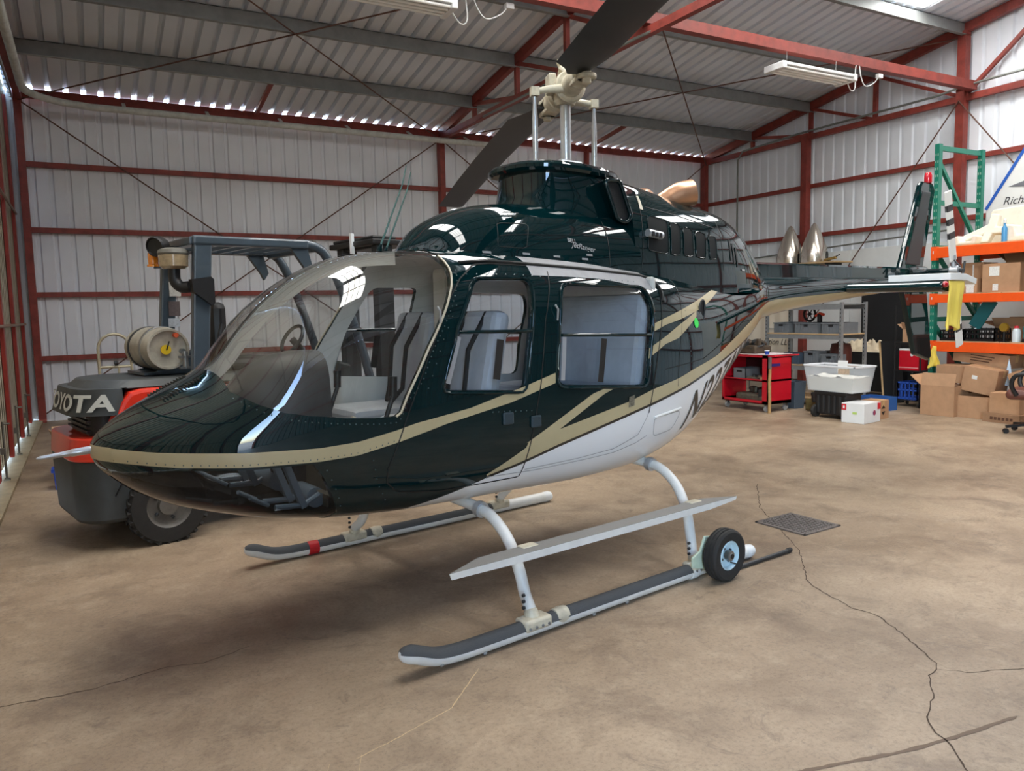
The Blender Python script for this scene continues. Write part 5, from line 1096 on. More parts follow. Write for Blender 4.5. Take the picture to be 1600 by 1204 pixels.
# ------------------------------------------------------------------ pallet rack at the right
M_RG = mat('rack_green', (22, 118, 98), 0.4, var=0.12, vscale=8); M_RO = mat('rack_orange', (240, 88, 24), 0.4, var=0.08, vscale=8); M_PLY = mat('plywood', (198, 166, 124), 0.7, var=0.18, vscale=6)
rk = thing('pallet_rack', 'tall green and orange pallet rack along the gable wall', 'rack', (11.0, 6.97, 0))
def post(x, y, zt):
    p = MB().box(x-0.04, x+0.04, y-0.035, y+0.035, 0, zt).build('upright', M_RG, rk)
    n = int((zt-0.1)/0.1); mb = MB()
    for k in range(n):
        for dy in (-0.016, 0.016): mb.box(x-0.0415, x-0.0385, y+dy-0.006, y+dy+0.006, 0.10+k*0.1, 0.135+k*0.1); mb.box(x+dy-0.006, x+dy+0.006, y+0.0335, y+0.0365, 0.10+k*0.1, 0.135+k*0.1)
    h = mb.build('slots', mat('slot_dark', (150, 176, 160), 0.7), p); h['kind'] = 'stuff'
    MB().box(x-0.06, x+0.06, y-0.06, y+0.06, 0, 0.008).build('foot_plate', M_RG, p)
for yy in (0.0, -2.85):
    post(0, yy, 3.87); post(1.07, yy, 3.87)
    for z in (0.25, 1.3, 2.35, 3.0, 3.78): MB().box(0, 1.07, yy-0.02, yy+0.02, z, z+0.07).build('tie_bar', M_RG, rk)
    for z0, z1 in ((0.3, 1.25), (2.30, 1.38), (3.60, 2.45)): MB().bar((0.03, yy, z1 if z0 < z1 else z0), (1.04, yy, z0 if z0 < z1 else z1), 0.05, 0.05).build('diagonal', M_RG, rk)
for zt, hh in ((2.38, 0.15), (1.70, 0.12), (1.01, 0.14)):
    for x in (-0.03, 1.10):
        b = MB().box(x-0.03, x+0.03, -2.82, -0.02, zt-hh, zt).build('beam', M_RO, rk, bevel=0.006)
        for y in (0.0, -2.84): MB().box(x-0.036, x+0.034, y-0.05, y+0.03, zt-hh-0.03, zt+0.015).build('end_plate', M_RO, b); MB().box(x-0.040, x-0.036, y-0.012, y-0.0, zt-hh*0.6, zt-hh*0.3).build('rivet', M_WHITE, b)
    for k in range(3): MB().box(0.0, 1.07, -0.95-k*0.93, -0.03-k*0.93, zt+0.001, zt+0.014).build('deck_board', M_PLY, rk)
RX, RY = 11.0, 6.97
def lab_plate(o, x0, x1, y, z0, z1, m): MB().box(x0, x1, y-0.002, y, z0, z1).build('label_sheet', m, o)
M_LAB = mat('label_white', (228, 228, 224), 0.6, var=0.2, vscale=60)
def carton(label, x, y, z, sx, sy, sz, rz=0, labels=(), closed=True, flaps=(1, 1, 1, 1), m=M_CARD, tilt=(0, 0), group=None):
    o = open_box('carton', label, (x, y, z), (sx, sy, sz), rz, flaps, m, group, tilt, closed)
    for (y0, y1, z0, z1) in labels: MB().box(-sx/2-0.007, -sx/2-0.004, y0, y1, z0, z1).build('label_sheet', M_LAB, o)
    return o
# middle shelf (top at 1.70): boxes
Z2 = 1.715
carton('tall brown box at the left end of the upper-middle rack shelf', RX+0.40, RY-0.42, Z2, 0.42, 0.30, 0.42, 0.1, [(-0.02, 0.0, 0.05, 0.40)])
carton('small box with two white labels on the upper-middle rack shelf', RX+0.14, RY-0.52, Z2, 0.28, 0.20, 0.19, 0.0, [(-0.07, 0.06, 0.09, 0.17), (-0.06, 0.05, 0.0, 0.09)])
carton('large brown box with white delivery labels on the upper-middle rack shelf', RX+0.24, RY-0.92, Z2, 0.46, 0.48, 0.38, 0.06, [(0.02, 0.15, 0.22, 0.35), (0.03, 0.10, 0.02, 0.11)])
carton('open brown box with raised flaps behind the labelled box', RX+0.78, RY-0.92, Z2, 0.30, 0.52, 0.44, 0.0, closed=False, flaps=(35, 30, 60, 50))
carton('brown box cut off by the right edge on the upper-middle rack shelf', RX+0.30, RY-1.46, Z2, 0.46, 0.40, 0.34, 0.0)
carton('slim brown box behind the tail rotor on the upper-middle rack shelf', RX+0.30, RY-0.15, Z2, 0.30, 0.22, 0.36, -0.15)
# top shelf: foam packing
M_FOAM = mat('foam_offwhite', (232, 226, 210), 0.85, var=0.1, vscale=10)
Z3 = 2.395
def foam(label, x, y, z, poly, th, rx=0, ry=0, rz=0, name='foam_packing'):
    o = thing(name, label, 'packing foam', (x, y, z), rz, 'foam packing on the top shelf'); o.rotation_euler = (rx, ry, rz)
    MB().prism(poly, lambda u, v, d: (d, u, v), -th/2, th/2).build('foam_block', M_FOAM, o, bevel=0.02); return o
foam('large upright off-white foam sheet at the back of the top rack shelf', RX+0.62, RY-0.92, Z3+0.012, [(-0.50, 0), (0.50, 0), (0.50, 0.46), (0.46, 0.50), (-0.50, 0.54)], 0.12, 0, 0.12)
o = foam('white foam cross leaning at the front of the top rack shelf', RX+0.22, RY-0.62, Z3+0.01, [(-0.36, 0.20), (-0.10, 0.22), (-0.12, 0.40), (0.0, 0.42), (0.02, 0.26), (0.36, 0.12), (0.36, 0.03), (0.06, 0.12), (0.10, 0.0), (-0.02, 0.0), (-0.06, 0.12), (-0.34, 0.10)], 0.10, 0.0, 0.25)
foam('short foam tray under the foam cross on the top rack shelf', RX+0.14, RY-0.40, Z3, [(-0.14, 0), (0.16, 0), (0.18, 0.12), (0.10, 0.14), (0.08, 0.05), (-0.08, 0.05), (-0.10, 0.13), (-0.16, 0.12)], 0.20)
foam('foam corner block at the right of the foam cross', RX+0.20, RY-1.17, Z3, [(-0.22, 0), (0.24, 0), (0.26, 0.24), (0.14, 0.22), (0.10, 0.08), (-0.22, 0.10)], 0.24)
carton('brown box end at the right edge of the top rack shelf', RX+0.35, RY-1.68, Z3, 0.4, 0.30, 0.40, 0.1)
bt = thing('spray_bottle', 'blue and white bottle between the foam on the top shelf', 'bottle', (RX+0.06, RY-0.93, Z3)); MB().lathe([(0, 0), (0.035, 0), (0.035, 0.18), (0.015, 0.22), (0.015, 0.25)], (0, 0, 0), (0, 0, 1), 16).build('bottle_body', mat('bottle_blue', (70, 140, 190), 0.3), bt, smooth=40); MB().lathe([(0.02, 0.25), (0.02, 0.30), (0, 0.31)], (0, 0, 0), (0, 0, 1), 12).build('cap', M_WHITE, bt, smooth=40)
# lower-middle shelf (top at 1.01): crates and tools
Z1 = 1.025
def crate(label, x, y, z, sx, sy, sz, m, rz=0, bars=6, name='plastic_crate', cat='crate', group=None):
    o = thing(name, label, cat, (x, y, z), rz, group); t = 0.012
    MB().box(-sx/2, sx/2, -sy/2, sy/2, 0, t).build('crate_floor', m, o)
    for s in (-1, 1):
        for zz in (t, sz*0.5, sz-0.025):
            MB().box(s*sx/2-t/2, s*sx/2+t/2, -sy/2, sy/2, zz, zz+0.022).build('rail', m, o); MB().box(-sx/2, sx/2, s*sy/2-t/2, s*sy/2+t/2, zz, zz+0.022).build('rail', m, o)
        for k in range(bars+1):
            y = -sy/2+sy*k/bars; MB().box(s*sx/2-t/2, s*sx/2+t/2, y-0.006, y+0.006, 0, sz).build('slat', m, o)
            x_ = -sx/2+sx*k/bars; MB().box(x_-0.006, x_+0.006, s*sy/2-t/2, s*sy/2+t/2, 0, sz).build('slat', m, o)
    return o
crate('low black crate at the left end of the tool shelf', RX+0.24, RY-0.26, Z1, 0.40, 0.34, 0.16, M_BLACK)
crate('black mesh crate in the middle of the tool shelf', RX+0.24, RY-0.66, Z1, 0.40, 0.40, 0.18, M_BLACK)
carton('flattened open box on the tool shelf behind the crates', RX+0.74, RY-0.80, Z1, 0.36, 0.46, 0.20, 0.1, closed=False, flaps=(40, 40, None, 70))
carton('low brown carton on the tool shelf near the clamp', RX+0.45, RY-1.30, Z1, 0.30, 0.26, 0.26, 0.0)
tl = thing('brass_clamp', 'brass coloured round tool standing on the tool shelf', 'tool', (RX+0.08, RY-0.97, Z1), 0); MB().lathe([(0.0, -0.03), (0.055, -0.03), (0.065, 0), (0.055, 0.03), (0, 0.03)], (0, 0, 0.20), (1, 0, 0), 18).build('tool_head', mat('brass', (176, 146, 58), 0.35, metal=0.7), tl, smooth=40); MB().tube([(0, 0, 0.0), (0, 0, 0.16)], 0.014, 8).build('tool_stem', M_BLACK, tl); MB().box(-0.05, 0.05, -0.05, 0.05, 0, 0.012).build('tool_foot', M_BLACK, tl)
tl = thing('jar_cluster', 'clear plastic jug with a red cap on the tool shelf', 'jug', (RX+0.10, RY-1.12, Z1)); MB().lathe([(0, 0), (0.05, 0), (0.055, 0.12), (0.045, 0.17), (0.025, 0.19)], (0, 0, 0), (0, 0, 1), 16).build('jug_body', mat('jug_pale', (206, 216, 220), 0.2, coat=0.5), tl, smooth=40); MB().lathe([(0.03, 0.19), (0.03, 0.22), (0, 0.225)], (0, 0, 0), (0, 0, 1), 12).build('jug_cap', mat('cap_red', (200, 40, 50), 0.4), tl, smooth=40)
tl = thing('power_tool', 'teal cordless tool at the right end of the tool shelf', 'power tool', (RX+0.10, RY-1.30, Z1)); M_TEAL = mat('tool_teal', (16, 120, 128), 0.4); mb = MB().box(-0.04, 0.04, -0.10, 0.08, 0.14, 0.22); mb.box(-0.03, 0.03, 0.02, 0.08, 0.05, 0.15); mb.build('tool_body', M_TEAL, tl, bevel=0.012); MB().box(-0.04, 0.04, -0.02, 0.09, 0, 0.05).build('battery', M_BLACK, tl, bevel=0.006); MB().lathe([(0.025, 0), (0.02, 0.05), (0.008, 0.07)], (0, -0.10, 0.18), (0, -1, 0), 10).build('chuck', M_DARK, tl)
tl = thing('hand_tool', 'long wrench lying across the black mesh crate', 'tool', (RX+0.10, RY-0.60, Z1+0.185), 0.3); MB().bar((-0.15, 0, 0), (0.15, 0.1, 0.02), 0.025, 0.012).build('wrench_shaft', M_STEEL, tl); MB().lathe([(0.03, -0.006), (0.03, 0.006)], (0.17, 0.107, 0.02), (0, 0, 1), 12).build('wrench_jaw', M_STEEL, tl)
tl = thing('teal_blade_cover', 'teal sheet standing in for the cover on the lower tail rotor blade', 'board', (RX+0.18, RY-0.50, Z1+0.20), 0); MB().box(-0.01, 0.01, -0.09, 0.09, 0, 0.45, Matrix.Rotation(0.55, 4, 'X')).build('board_sheet', mat('blade_cover_teal', (26, 96, 100), 0.45), tl)  # sheet added at the shelf in place of the teal-covered lower tail rotor blade
# floor pile of cartons under the rack
G = 'cartons heaped under the rack'
carton('open brown carton standing at the left of the heap on the floor', 10.60, 6.52, 0.0, 0.40, 0.46, 0.42, 0.10, closed=False, flaps=(-14, None, None, 50), group=G)
carton('wide brown carton on the floor in the middle of the heap', 10.74, 6.06, 0.0, 0.42, 0.48, 0.30, 0.05, closed=False, flaps=(None, None, None, None), group=G)
carton('tilted carton with a small white label leaning on the heap', 10.80, 6.10, 0.34, 0.34, 0.44, 0.34, 0.08, [(0.03, 0.10, 0.18, 0.23)], tilt=(0.16, 0.0), group=G)
carton('pale carton on top of the left box of the heap', 10.95, 6.52, 0.44, 0.36, 0.46, 0.24, 0.02, group=G)
carton('small brown carton on the floor beside the office chair', 10.58, 5.62, 0.12, 0.30, 0.36, 0.26, 0.06, group=G)
o = carton('flat printed carton lying under the small box on the floor', 10.58, 5.62, 0.0, 0.40, 0.46, 0.11, 0.0, group=G, m=M_CARD2)
M_PRINT = mat('print_brown', (90, 58, 40), 0.7)
for k in range(6): MB().box(-0.2065, -0.2045, 0.10-0.05*k, 0.135-0.05*k, 0.035, 0.075).build('print_block', M_PRINT, o)
o = carton('long printed carton on top of the heap under the rack beam', 11.20, 6.28, 0.70, 0.34, 0.80, 0.17, -0.06, group=G, tilt=(0.10, 0))
for k in range(3): MB().box(-0.178, -0.1745, -0.20+0.03*k, 0.14, 0.115-k*0.035, 0.128-k*0.035).build('print_line', M_PRINT, o)
carton('tall open carton at the back left of the heap', 11.62, 6.62, 0.02, 0.40, 0.40, 0.60, 0.2, closed=False, flaps=(70, 30, 20, None), group=G)
carton('small silver-labelled carton at the back right of the heap', 11.42, 5.66, 0.60, 0.28, 0.30, 0.22, -0.1, [(-0.08, 0.05, 0.05, 0.17)], tilt=(-0.3, 0.1), group=G)
carton('brown carton turned on its edge right of the tilted box', 11.00, 5.56, 0.38, 0.36, 0.36, 0.30, 0.4, tilt=(-0.35, 0.0), group=G)
o = thing('plastic_bag', 'pale blue plastic sheet crumpled between the cartons', 'bag', (10.90, 5.81, 0.46), 0.0); o.scale = (0.5, 0.32, 1.0)
rnd = random.Random(5); mb = MB(); pts = [(rnd.uniform(-0.02, 0.02), -0.30+0.075*i, 0.0) for i in range(9)]; hs = [0.0, 0.04, 0.07, 0.05, 0.20, 0.30, 0.12, 0.04, 0.0]
vs = [(p[0]+0.01, p[1], -0.02) for p in pts]+[(p[0]+0.05, p[1]+0.02, h+0.05) for p, h in zip(pts, hs)]+[(p[0]+0.22, p[1], 0.0) for p in pts]
mb.add(vs, [(i, i+1, 10+i, 9+i) for i in range(8)]+[(9+i, 10+i, 19+i, 18+i) for i in range(8)]); mb.build('bag_sheet', mat('bag_pale_blue', (190, 212, 232), 0.4), o)
drape('yellow_cloth', 'yellow cloth draped over the left end of the lowest orange beam', (RX-0.085, RY-0.08, 0.95), 0.20, 0.32, M_YEL, math.radians(-80), 8, 0.025, 0.75)
# white sailplane tail with blue stripe leaning behind the rack
sg_ = thing('aircraft_panel', 'white aircraft panel with blue edge and script lettering behind the rack', 'panel', (12.55, 6.60, 2.40), 0)
MB().prism([(0.55, 0.60), (-0.05, 1.55), (-1.2, 1.55), (-1.2, -0.1), (0.55, -0.1)], lambda u, v, d: (d, u, v), 0, 0.04).build('panel_sheet', M_WHITE, sg_, bevel=0.01)
MB().bar((-0.003, 0.55, 0.62), (-0.003, -0.05, 1.55), 0.01, 0.045).build('blue_edge', mat('stripe_blue', (40, 90, 180), 0.4), sg_)
MB().prism([(0.22, 0.93), (-0.05, 1.0), (-0.02, 0.90)], lambda u, v, d: (d, u, v), -0.004, 0.0).build('grey_arrow', mat('arrow_grey', (110, 112, 120), 0.5), sg_); MB().prism([(-0.02, 1.03), (-0.05, 0.95), (-0.30, 1.10), (-0.30, 1.2)], lambda u, v, d: (d, u, v), -0.005, 0.0).build('blue_arrow', mat('arrow_blue', (40, 120, 200), 0.5), sg_)
text_on('lettering', 'Richard', 0.17, lambda u, v: (-0.004, 0.30-u, 0.66+v), mat('script_dark', (44, 44, 52), 0.5), sg_, 0.35)
# spinner cones on a plank fixed to the wall
pk = thing('wall_shelf', 'plywood plank shelf on brackets along the gable wall', 'shelf', (12.68, 10.85, 2.38)); MB().box(-0.22, 0.34, -0.95, 0.85, 0, 0.03).build('plank', M_PLY, pk, bevel=0.003)
for y in (-0.7, 0.7): MB().prism([(0.33, 0.0), (-0.15, 0.0), (0.33, -0.40)], lambda u, v, d: (u, d, v), y-0.01, y+0.01).build('bracket', M_DARK, pk)
M_SPIN = mat('polished_spinner', (224, 216, 204), 0.2, metal=0.85)
for i, (y, l) in enumerate(((11.17, 'polished metal spinner cone on the wall shelf, left of the pair'), (10.58, 'polished metal spinner cone on the wall shelf, right of the pair'))):
    o = thing('spinner_cone', l, 'spinner', (12.74, y, 2.41), 0.4*i, 'polished spinner cones')
    MB().lathe([(0.26, 0), (0.265, 0.03), (0.26, 0.16), (0.235, 0.30), (0.18, 0.46), (0.11, 0.62), (0.05, 0.74), (0.02, 0.78), (0, 0.785)], (0, 0, 0), (0, 0, 1), 36).build('cone_body', M_SPIN, o, smooth=40)
    for a in (2.0, 4.6): MB().prism([(-0.05, 0.0), (0.05, 0.0), (0.05, 0.15), (0.03, 0.20), (-0.03, 0.20), (-0.05, 0.15)], lambda u, v, d: ((0.261+d-0.12*v*v)*math.cos(a)-u*math.sin(a), (0.261+d-0.12*v*v)*math.sin(a)+u*math.cos(a), v+0.01), -0.02, 0.006).build('blade_cutout', M_BLACK, o)
o = thing('grinder_arm', 'small metal tool lying on the wall shelf beside the spinners', 'tool', (12.66, 10.12, 2.41)); MB().bar((0, 0.15, 0.03), (0, -0.12, 0.07), 0.05, 0.05).build('tool_body', mat('brass_dull', (170, 140, 80), 0.5, metal=0.4), o, bevel=0.01); MB().tube([(0, -0.05, 0.06), (0, -0.2, 0.12)], 0.01, 8).build('tool_rod', M_DARK, o); MB().box(-0.04, 0.04, 0.02, 0.16, 0.0, 0.02).build('tool_foot', M_DARK, o)

# ------------------------------------------------------------------ workshop corner
M_CART = mat('cart_red', (190, 14, 36), 0.35, coat=0.4); M_BIN = mat('bin_grey', (112, 118, 124), 0.55, var=0.12, vscale=8)
ct = thing('tool_cart', 'red steel tool cart with three shelves on casters', 'tool cart', (8.78, 8.10, 0))
CW, CL, CHH = 0.52, 0.92, 0.86
for z, t in ((0.12, 0.05), (0.46, 0.03), (CHH-0.05, 0.05)):
    b = MB().box(0, CW, 0, CL, z, z+0.012); 
    for a in ((0, 0.012, 0, CL), (CW-0.012, CW, 0, CL), (0, CW, 0, 0.012), (0, CW, CL-0.012, CL)): b.box(*a, z, z+t)
    b.build('shelf_tray', M_CART, ct)
MB().box(0.0, CW, 0.0, 0.012, 0.12, CHH).build('side_panel', M_CART, ct, bevel=0.004); MB().box(0.0, CW, CL-0.012, CL, 0.12, CHH).build('side_panel', M_CART, ct, bevel=0.004)
for x, y in ((0, 0), (0, CL-0.045)): MB().box(x, x+0.03, y, y+0.09 if y == 0 else y+0.045, 0.12, CHH).build('corner_post', M_CART, ct)
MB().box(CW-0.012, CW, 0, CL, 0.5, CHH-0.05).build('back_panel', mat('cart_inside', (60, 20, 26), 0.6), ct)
MB().box(-0.01, CW+0.01, -0.01, CL+0.01, CHH, CHH+0.008).build('top_mat', mat('mat_pale', (206, 190, 190), 0.6), ct)
MB().tube([(0.02, -0.01, CHH-0.02), (0.0, -0.13, CHH-0.01), (CW, -0.13, CHH-0.01), (CW-0.02, -0.01, CHH-0.02)], 0.014, 8).build('push_handle', M_CART, ct, smooth=50)
for x, y in ((0.06, 0.06), (CW-0.06, 0.06), (0.06, CL-0.06), (CW-0.06, CL-0.06)):
    c = MB().lathe([(0.0, -0.016), (0.045, -0.016), (0.05, 0), (0.045, 0.016), (0, 0.016)], (x, y, 0.05), (0, 1, 0.2), 18).build('caster_wheel', mat('caster_grey', (150, 150, 150), 0.4), ct, smooth=40); MB().box(x-0.022, x+0.022, y-0.025, y+0.025, 0.07, 0.12).build('caster_fork', M_STEEL, c)
MB().box(0.06, 0.26, -0.016, -0.012, CHH-0.17, CHH-0.13).build('brand_strip', mat('strip_blue', (50, 40, 120), 0.4), ct); MB().box(0.02, 0.05, -0.016, -0.012, CHH-0.10, CHH-0.03).build('tag', mat('tag_yellow', (240, 210, 40), 0.5), ct)
o = thing('wooden_stick', 'rough wooden stick leaning against the red tool cart', 'stick', (8.76, 8.055, 0.0)); P = [(0.03, 0.0, 0.0), (0.035, 0.0, 0.2), (0.025, 0.0, 0.45), (0.035, 0.0, 0.65), (0.03, 0.005, 0.80)]; MB().tube(P, [0.024, 0.022, 0.024, 0.02, 0.018], 8).build('shaft', mat('stick_tan', (176, 140, 92), 0.8, var=0.2, vscale=20), o, smooth=60); MB().box(0.005, 0.05, -0.02, 0.012, 0.66, 0.84).build('steel_head', M_STEEL, o, bevel=0.006)
def lump(name, label, loc, size, m, seed, cat='parts', rz=0, n=6):
    """machined casting: a cluster of boxes, flanges and pipes"""
    o = thing(name, label, cat, loc, rz); rnd = random.Random(seed); sx, sy, sz = size
    MB().box(-sx/2, sx/2, -sy/2, sy/2, 0, sz*0.6).build('casting', m, o, bevel=0.03)
    for k in range(n):
        x, y = rnd.uniform(-sx/2.4, sx/2.4), rnd.uniform(-sy/2.4, sy/2.4); r = rnd.uniform(0.02, min(sx, sy)*0.25)
        MB().lathe([(r, 0), (r, sz*0.45), (r*0.7, sz*0.5), (r*0.4, sz*0.5)], (x, y, sz*0.5), (rnd.uniform(-0.4, 0.4), rnd.uniform(-0.4, 0.4), 1), 12).build('flange', m if k % 2 else M_DARK, o, smooth=40)
    MB().tube(smoothpath([(-sx/2, -sy/3, sz*0.4), (0, -sy/2-0.02, sz*0.7), (sx/3, sy/3, sz*0.9)], 4), 0.014, 8).build('pipe', M_DARK, o, smooth=40); return o
M_ALC = mat('cast_alloy', (120, 114, 100), 0.5, metal=0.5, var=0.4, vscale=18)
lump('engine_part', 'greasy engine casting on top of the red cart', (8.98, 8.62, CHH+0.01), (0.36, 0.52, 0.20), mat('greasy_brown', (78, 64, 50), 0.6, var=0.5, vscale=18), 1)
lump('engine_part', 'grey alloy crankcase on the bottom shelf of the red cart', (9.02, 8.52, 0.134), (0.34, 0.56, 0.20), M_ALC, 2)
lump('engine_part', 'small metal fittings on the middle shelf of the red cart', (8.90, 8.42, 0.474), (0.14, 0.30, 0.07), M_ALC, 3, n=3)
o = thing('small_carton', 'little brown box on the middle shelf of the red cart', 'box', (8.86, 8.20, 0.474)); MB().box(-0.05, 0.05, -0.06, 0.06, 0, 0.05).build('carton_body', M_CARD, o, bevel=0.003); MB().box(-0.051, 0.051, -0.015, 0.015, 0.0, 0.0515).build('tape', M_TAPE, o)
o = thing('parts_tray', 'grey steel tray on the upper shelf space of the red cart', 'tray', (9.04, 8.50, 0.60)); 
o.location = (9.04, 8.50, 0.474); mb = MB().box(-0.2, 0.2, 0.08, 0.34, 0.0, 0.01); mb.box(-0.2, -0.19, 0.08, 0.34, 0, 0.16); mb.box(0.19, 0.2, 0.08, 0.34, 0, 0.16); mb.box(-0.2, 0.2, 0.08, 0.09, 0, 0.16); mb.box(-0.2, 0.2, 0.33, 0.34, 0, 0.16); mb.build('tray_body', M_BIN, o); MB().box(-0.205, -0.2, 0.16, 0.26, 0.10, 0.13).build('tray_handle', M_BLACK, o)
o = thing('blue_pot', 'small blue pot on the corner of the red cart', 'pot', (8.84, 8.16, CHH+0.01)); MB().lathe([(0, 0), (0.03, 0), (0.035, 0.06), (0.028, 0.062), (0.025, 0.01)], (0, 0, 0), (0, 0, 1), 14).build('pot_body', M_BLUE, o, smooth=40); MB().lathe([(0.036, 0.05), (0.04, 0.055), (0.036, 0.062)], (0, 0, 0), (0, 0, 1), 14).build('pot_rim', M_WHITE, o, smooth=40)

# grey shelving with bins
M_GALV = mat('shelf_galvanised', (150, 154, 156), 0.45, metal=0.4, var=0.15, vscale=10)
sh = thing('shelving_unit', 'galvanised shelving unit with wooden shelves behind the red cart', 'shelving', (10.0, 7.78, 0))
SW, SLn = 0.55, 1.45
for x in (0, SW):
    for y in (0, SLn): 
        p = MB().box(x-0.025, x+0.025, y-0.02, y+0.02, 0, 1.62).build('post', M_GALV, sh); mb = MB(); [mb.box(x-0.027, x-0.025, y-0.006, y+0.006, 0.06+0.06*k, 0.085+0.06*k) for k in range(25)]; q = mb.build('slots', M_DARK, p); q['kind'] = 'stuff'
for z in (0.10, 0.62, 1.12, 1.58):
    for x in (-0.01, SW): MB().box(x-0.012, x+0.012, 0, SLn, z-0.07, z-0.005).build('shelf_rail', M_GALV, sh)
    MB().box(-0.02, SW+0.02, -0.01, SLn+0.01, z, z+0.018).build('shelf_board', M_PLY if z < 1.5 else M_GALV, sh, bevel=0.003)
def bin_(label, x, y, z, sx=0.40, sy=0.30, sz=0.17, m=M_BIN, group='grey storage bins on the shelving', rz=0):
    o = thing('storage_bin', label, 'bin', (x, y, z), rz, group); t = 0.008
    MB().box(-sx/2, sx/2, -sy/2, sy/2, 0, t).build('bin_floor', m, o)
    for s in (-1, 1): MB().box(s*sx/2-t/2, s*sx/2+t/2, -sy/2, sy/2, 0, sz).build('bin_wall', m, o); MB().box(-sx/2, sx/2, s*sy/2-t/2, s*sy/2+t/2, 0, sz).build('bin_wall', m, o)
    for k in range(6): y_ = -sy/2+0.03+(sy-0.06)*k/5; MB().box(-sx/2-0.012, -sx/2-0.003, y_-0.006, y_+0.006, 0.02, sz).build('rib', m, o)
    MB().box(-sx/2-0.016, -sx/2-0.003, -sy/2-0.01, sy/2+0.01, sz-0.02, sz).build('bin_rim', m, o); MB().box(-sx/2-0.014, -sx/2-0.010, -0.04, 0.04, sz-0.06, sz-0.03).build('hand_hole', M_BLACK, o)
bin_('grey storage bin at the left of the upper shelf', 10.22, 8.95, 1.139); bin_('grey storage bin in the middle of the upper shelf', 10.22, 8.45, 1.139, sy=0.44); bin_('grey storage bin at the right of the upper shelf beside the post', 10.22, 7.98, 1.139, sy=0.34)
bin_('grey storage bin in the middle of the lower shelf', 10.11, 8.34, 0.639, sx=0.2, sy=0.26, sz=0.22); bin_('grey storage bin at the right of the lower shelf', 10.11, 8.00, 0.639, sx=0.2, sy=0.30, sz=0.18); bin_('blue-grey bin at the left of the lower shelf', 10.11, 8.72, 0.639, sx=0.2, sy=0.28, sz=0.18, m=mat('bin_blue_grey', (70, 86, 104), 0.5))
o = thing('tyre', 'black scooter wheel leaning on the upper shelf', 'tyre', (10.30, 8.62, 1.315+0.16), 0); MB().tube([(0.0, 0.11*math.cos(a), 0.11*math.sin(a)+0.0) for a in np.linspace(0, 2*math.pi, 30)[:-1]], 0.018, 8, closed=True).build('tyre_ring', M_RUB, o, smooth=60); MB().lathe([(0.02, -0.03), (0.03, 0), (0.02, 0.03)], (0, 0, 0), (1, 0, 0), 10).build('hub', M_DARK, o); [MB().bar((0, 0, 0), (0, 0.10*math.cos(k*1.0472), 0.10*math.sin(k*1.0472)), 0.012).build('spoke', M_DARK, o) for k in range(6)]
o.location.z = 1.31+0.128
o = thing('orange_tool', 'orange-red hand tool on top of the upper shelf bins', 'tool', (10.15, 8.30, 1.31)); MB().tube([(0, -0.08, 0.12), (0, 0.0, 0.14), (0, 0.08, 0.10)], 0.022, 8).build('handle', mat('tool_orange', (222, 70, 40), 0.4), o, smooth=50); MB().box(-0.03, 0.03, -0.03, 0.03, 0.0, 0.13).build('tool_body', M_BLACK, o, bevel=0.01)
o = thing('brown_drum', 'dark red-brown rounded case behind the lower shelf bins', 'case', (10.41, 8.10, 0.639)); MB().lathe([(0, 0), (0.15, 0), (0.165, 0.08), (0.16, 0.24), (0.14, 0.33), (0, 0.35)], (0, 0, 0), (0, 0, 1), 24).build('case_body', mat('case_brown', (86, 42, 34), 0.5), o, smooth=40); MB().tube([(0.0, -0.06, 0.34), (0, 0, 0.39), (0, 0.06, 0.34)], 0.012, 8).build('case_handle', M_BLACK, o, smooth=50)
o = thing('floor_bin', 'dark blue-grey waste bin on the floor beside the red cart', 'bin', (9.55, 8.25, 0)); mb = MB(); A = [(-0.13, -0.11), (0.13, -0.11), (0.13, 0.11), (-0.13, 0.11)]; vs = [(x*k, y*k, z) for k, z in ((0.8, 0), (1, 0.42), (0.93, 0.42), (0.74, 0.01)) for x, y in A]; mb.add(vs, [(0, 3, 2, 1)]+[(4*i+k, 4*i+(k+1) % 4, 4*i+4+(k+1) % 4, 4*i+4+k) for i in range(3) for k in range(4)]+[(12, 13, 14, 15)]); mb.build('bin_body', mat('bin_slate', (70, 82, 94), 0.5), o, bevel=0.006); MB().box(-0.14, -0.128, -0.12, 0.12, 0.39, 0.425).build('bin_rim', mat('bin_slate', (70, 82, 94), 0.5), o)
lump('engine_part', 'yellow and black machine part on the floor beside the wheeled box', (9.55, 7.80, 0.0), (0.26, 0.30, 0.30), mat('machine_olive', (96, 88, 50), 0.6, var=0.5, vscale=14), 9, 'machine part')
# banner with lettering
bn = thing('banner', 'cream fabric banner with script lettering hanging behind the red cart', 'banner', (10.95, 9.55, 0.80)); MB().grid(lambda i, j: (0.012*math.sin(i*0.8), 1.0*i/24, 1.05*j/10-0.15), 25, 11).build('banner_cloth', mat('banner_cream', (222, 214, 198), 0.8), bn, smooth=60)
MB().tube([(0, -0.03, 0.92), (0, 1.03, 0.92)], 0.014, 8).build('banner_pole', M_STEEL, bn); 
for y in (0.0, 1.0): MB().tube([(0.02, y, -0.80), (0.02, y, 0.92)], 0.014, 8).build('banner_leg', M_STEEL, bn)
text_on('lettering', 'Aviation LLC', 0.15, lambda u, v: (-0.018, 0.78-u, 0.08+v), mat('script_black', (36, 36, 38), 0.5), bn, 0.35); MB().box(-0.016, -0.014, 0.20, 0.55, 0.36, 0.372).build('underline', mat('script_black', (36, 36, 38), 0.5), bn)
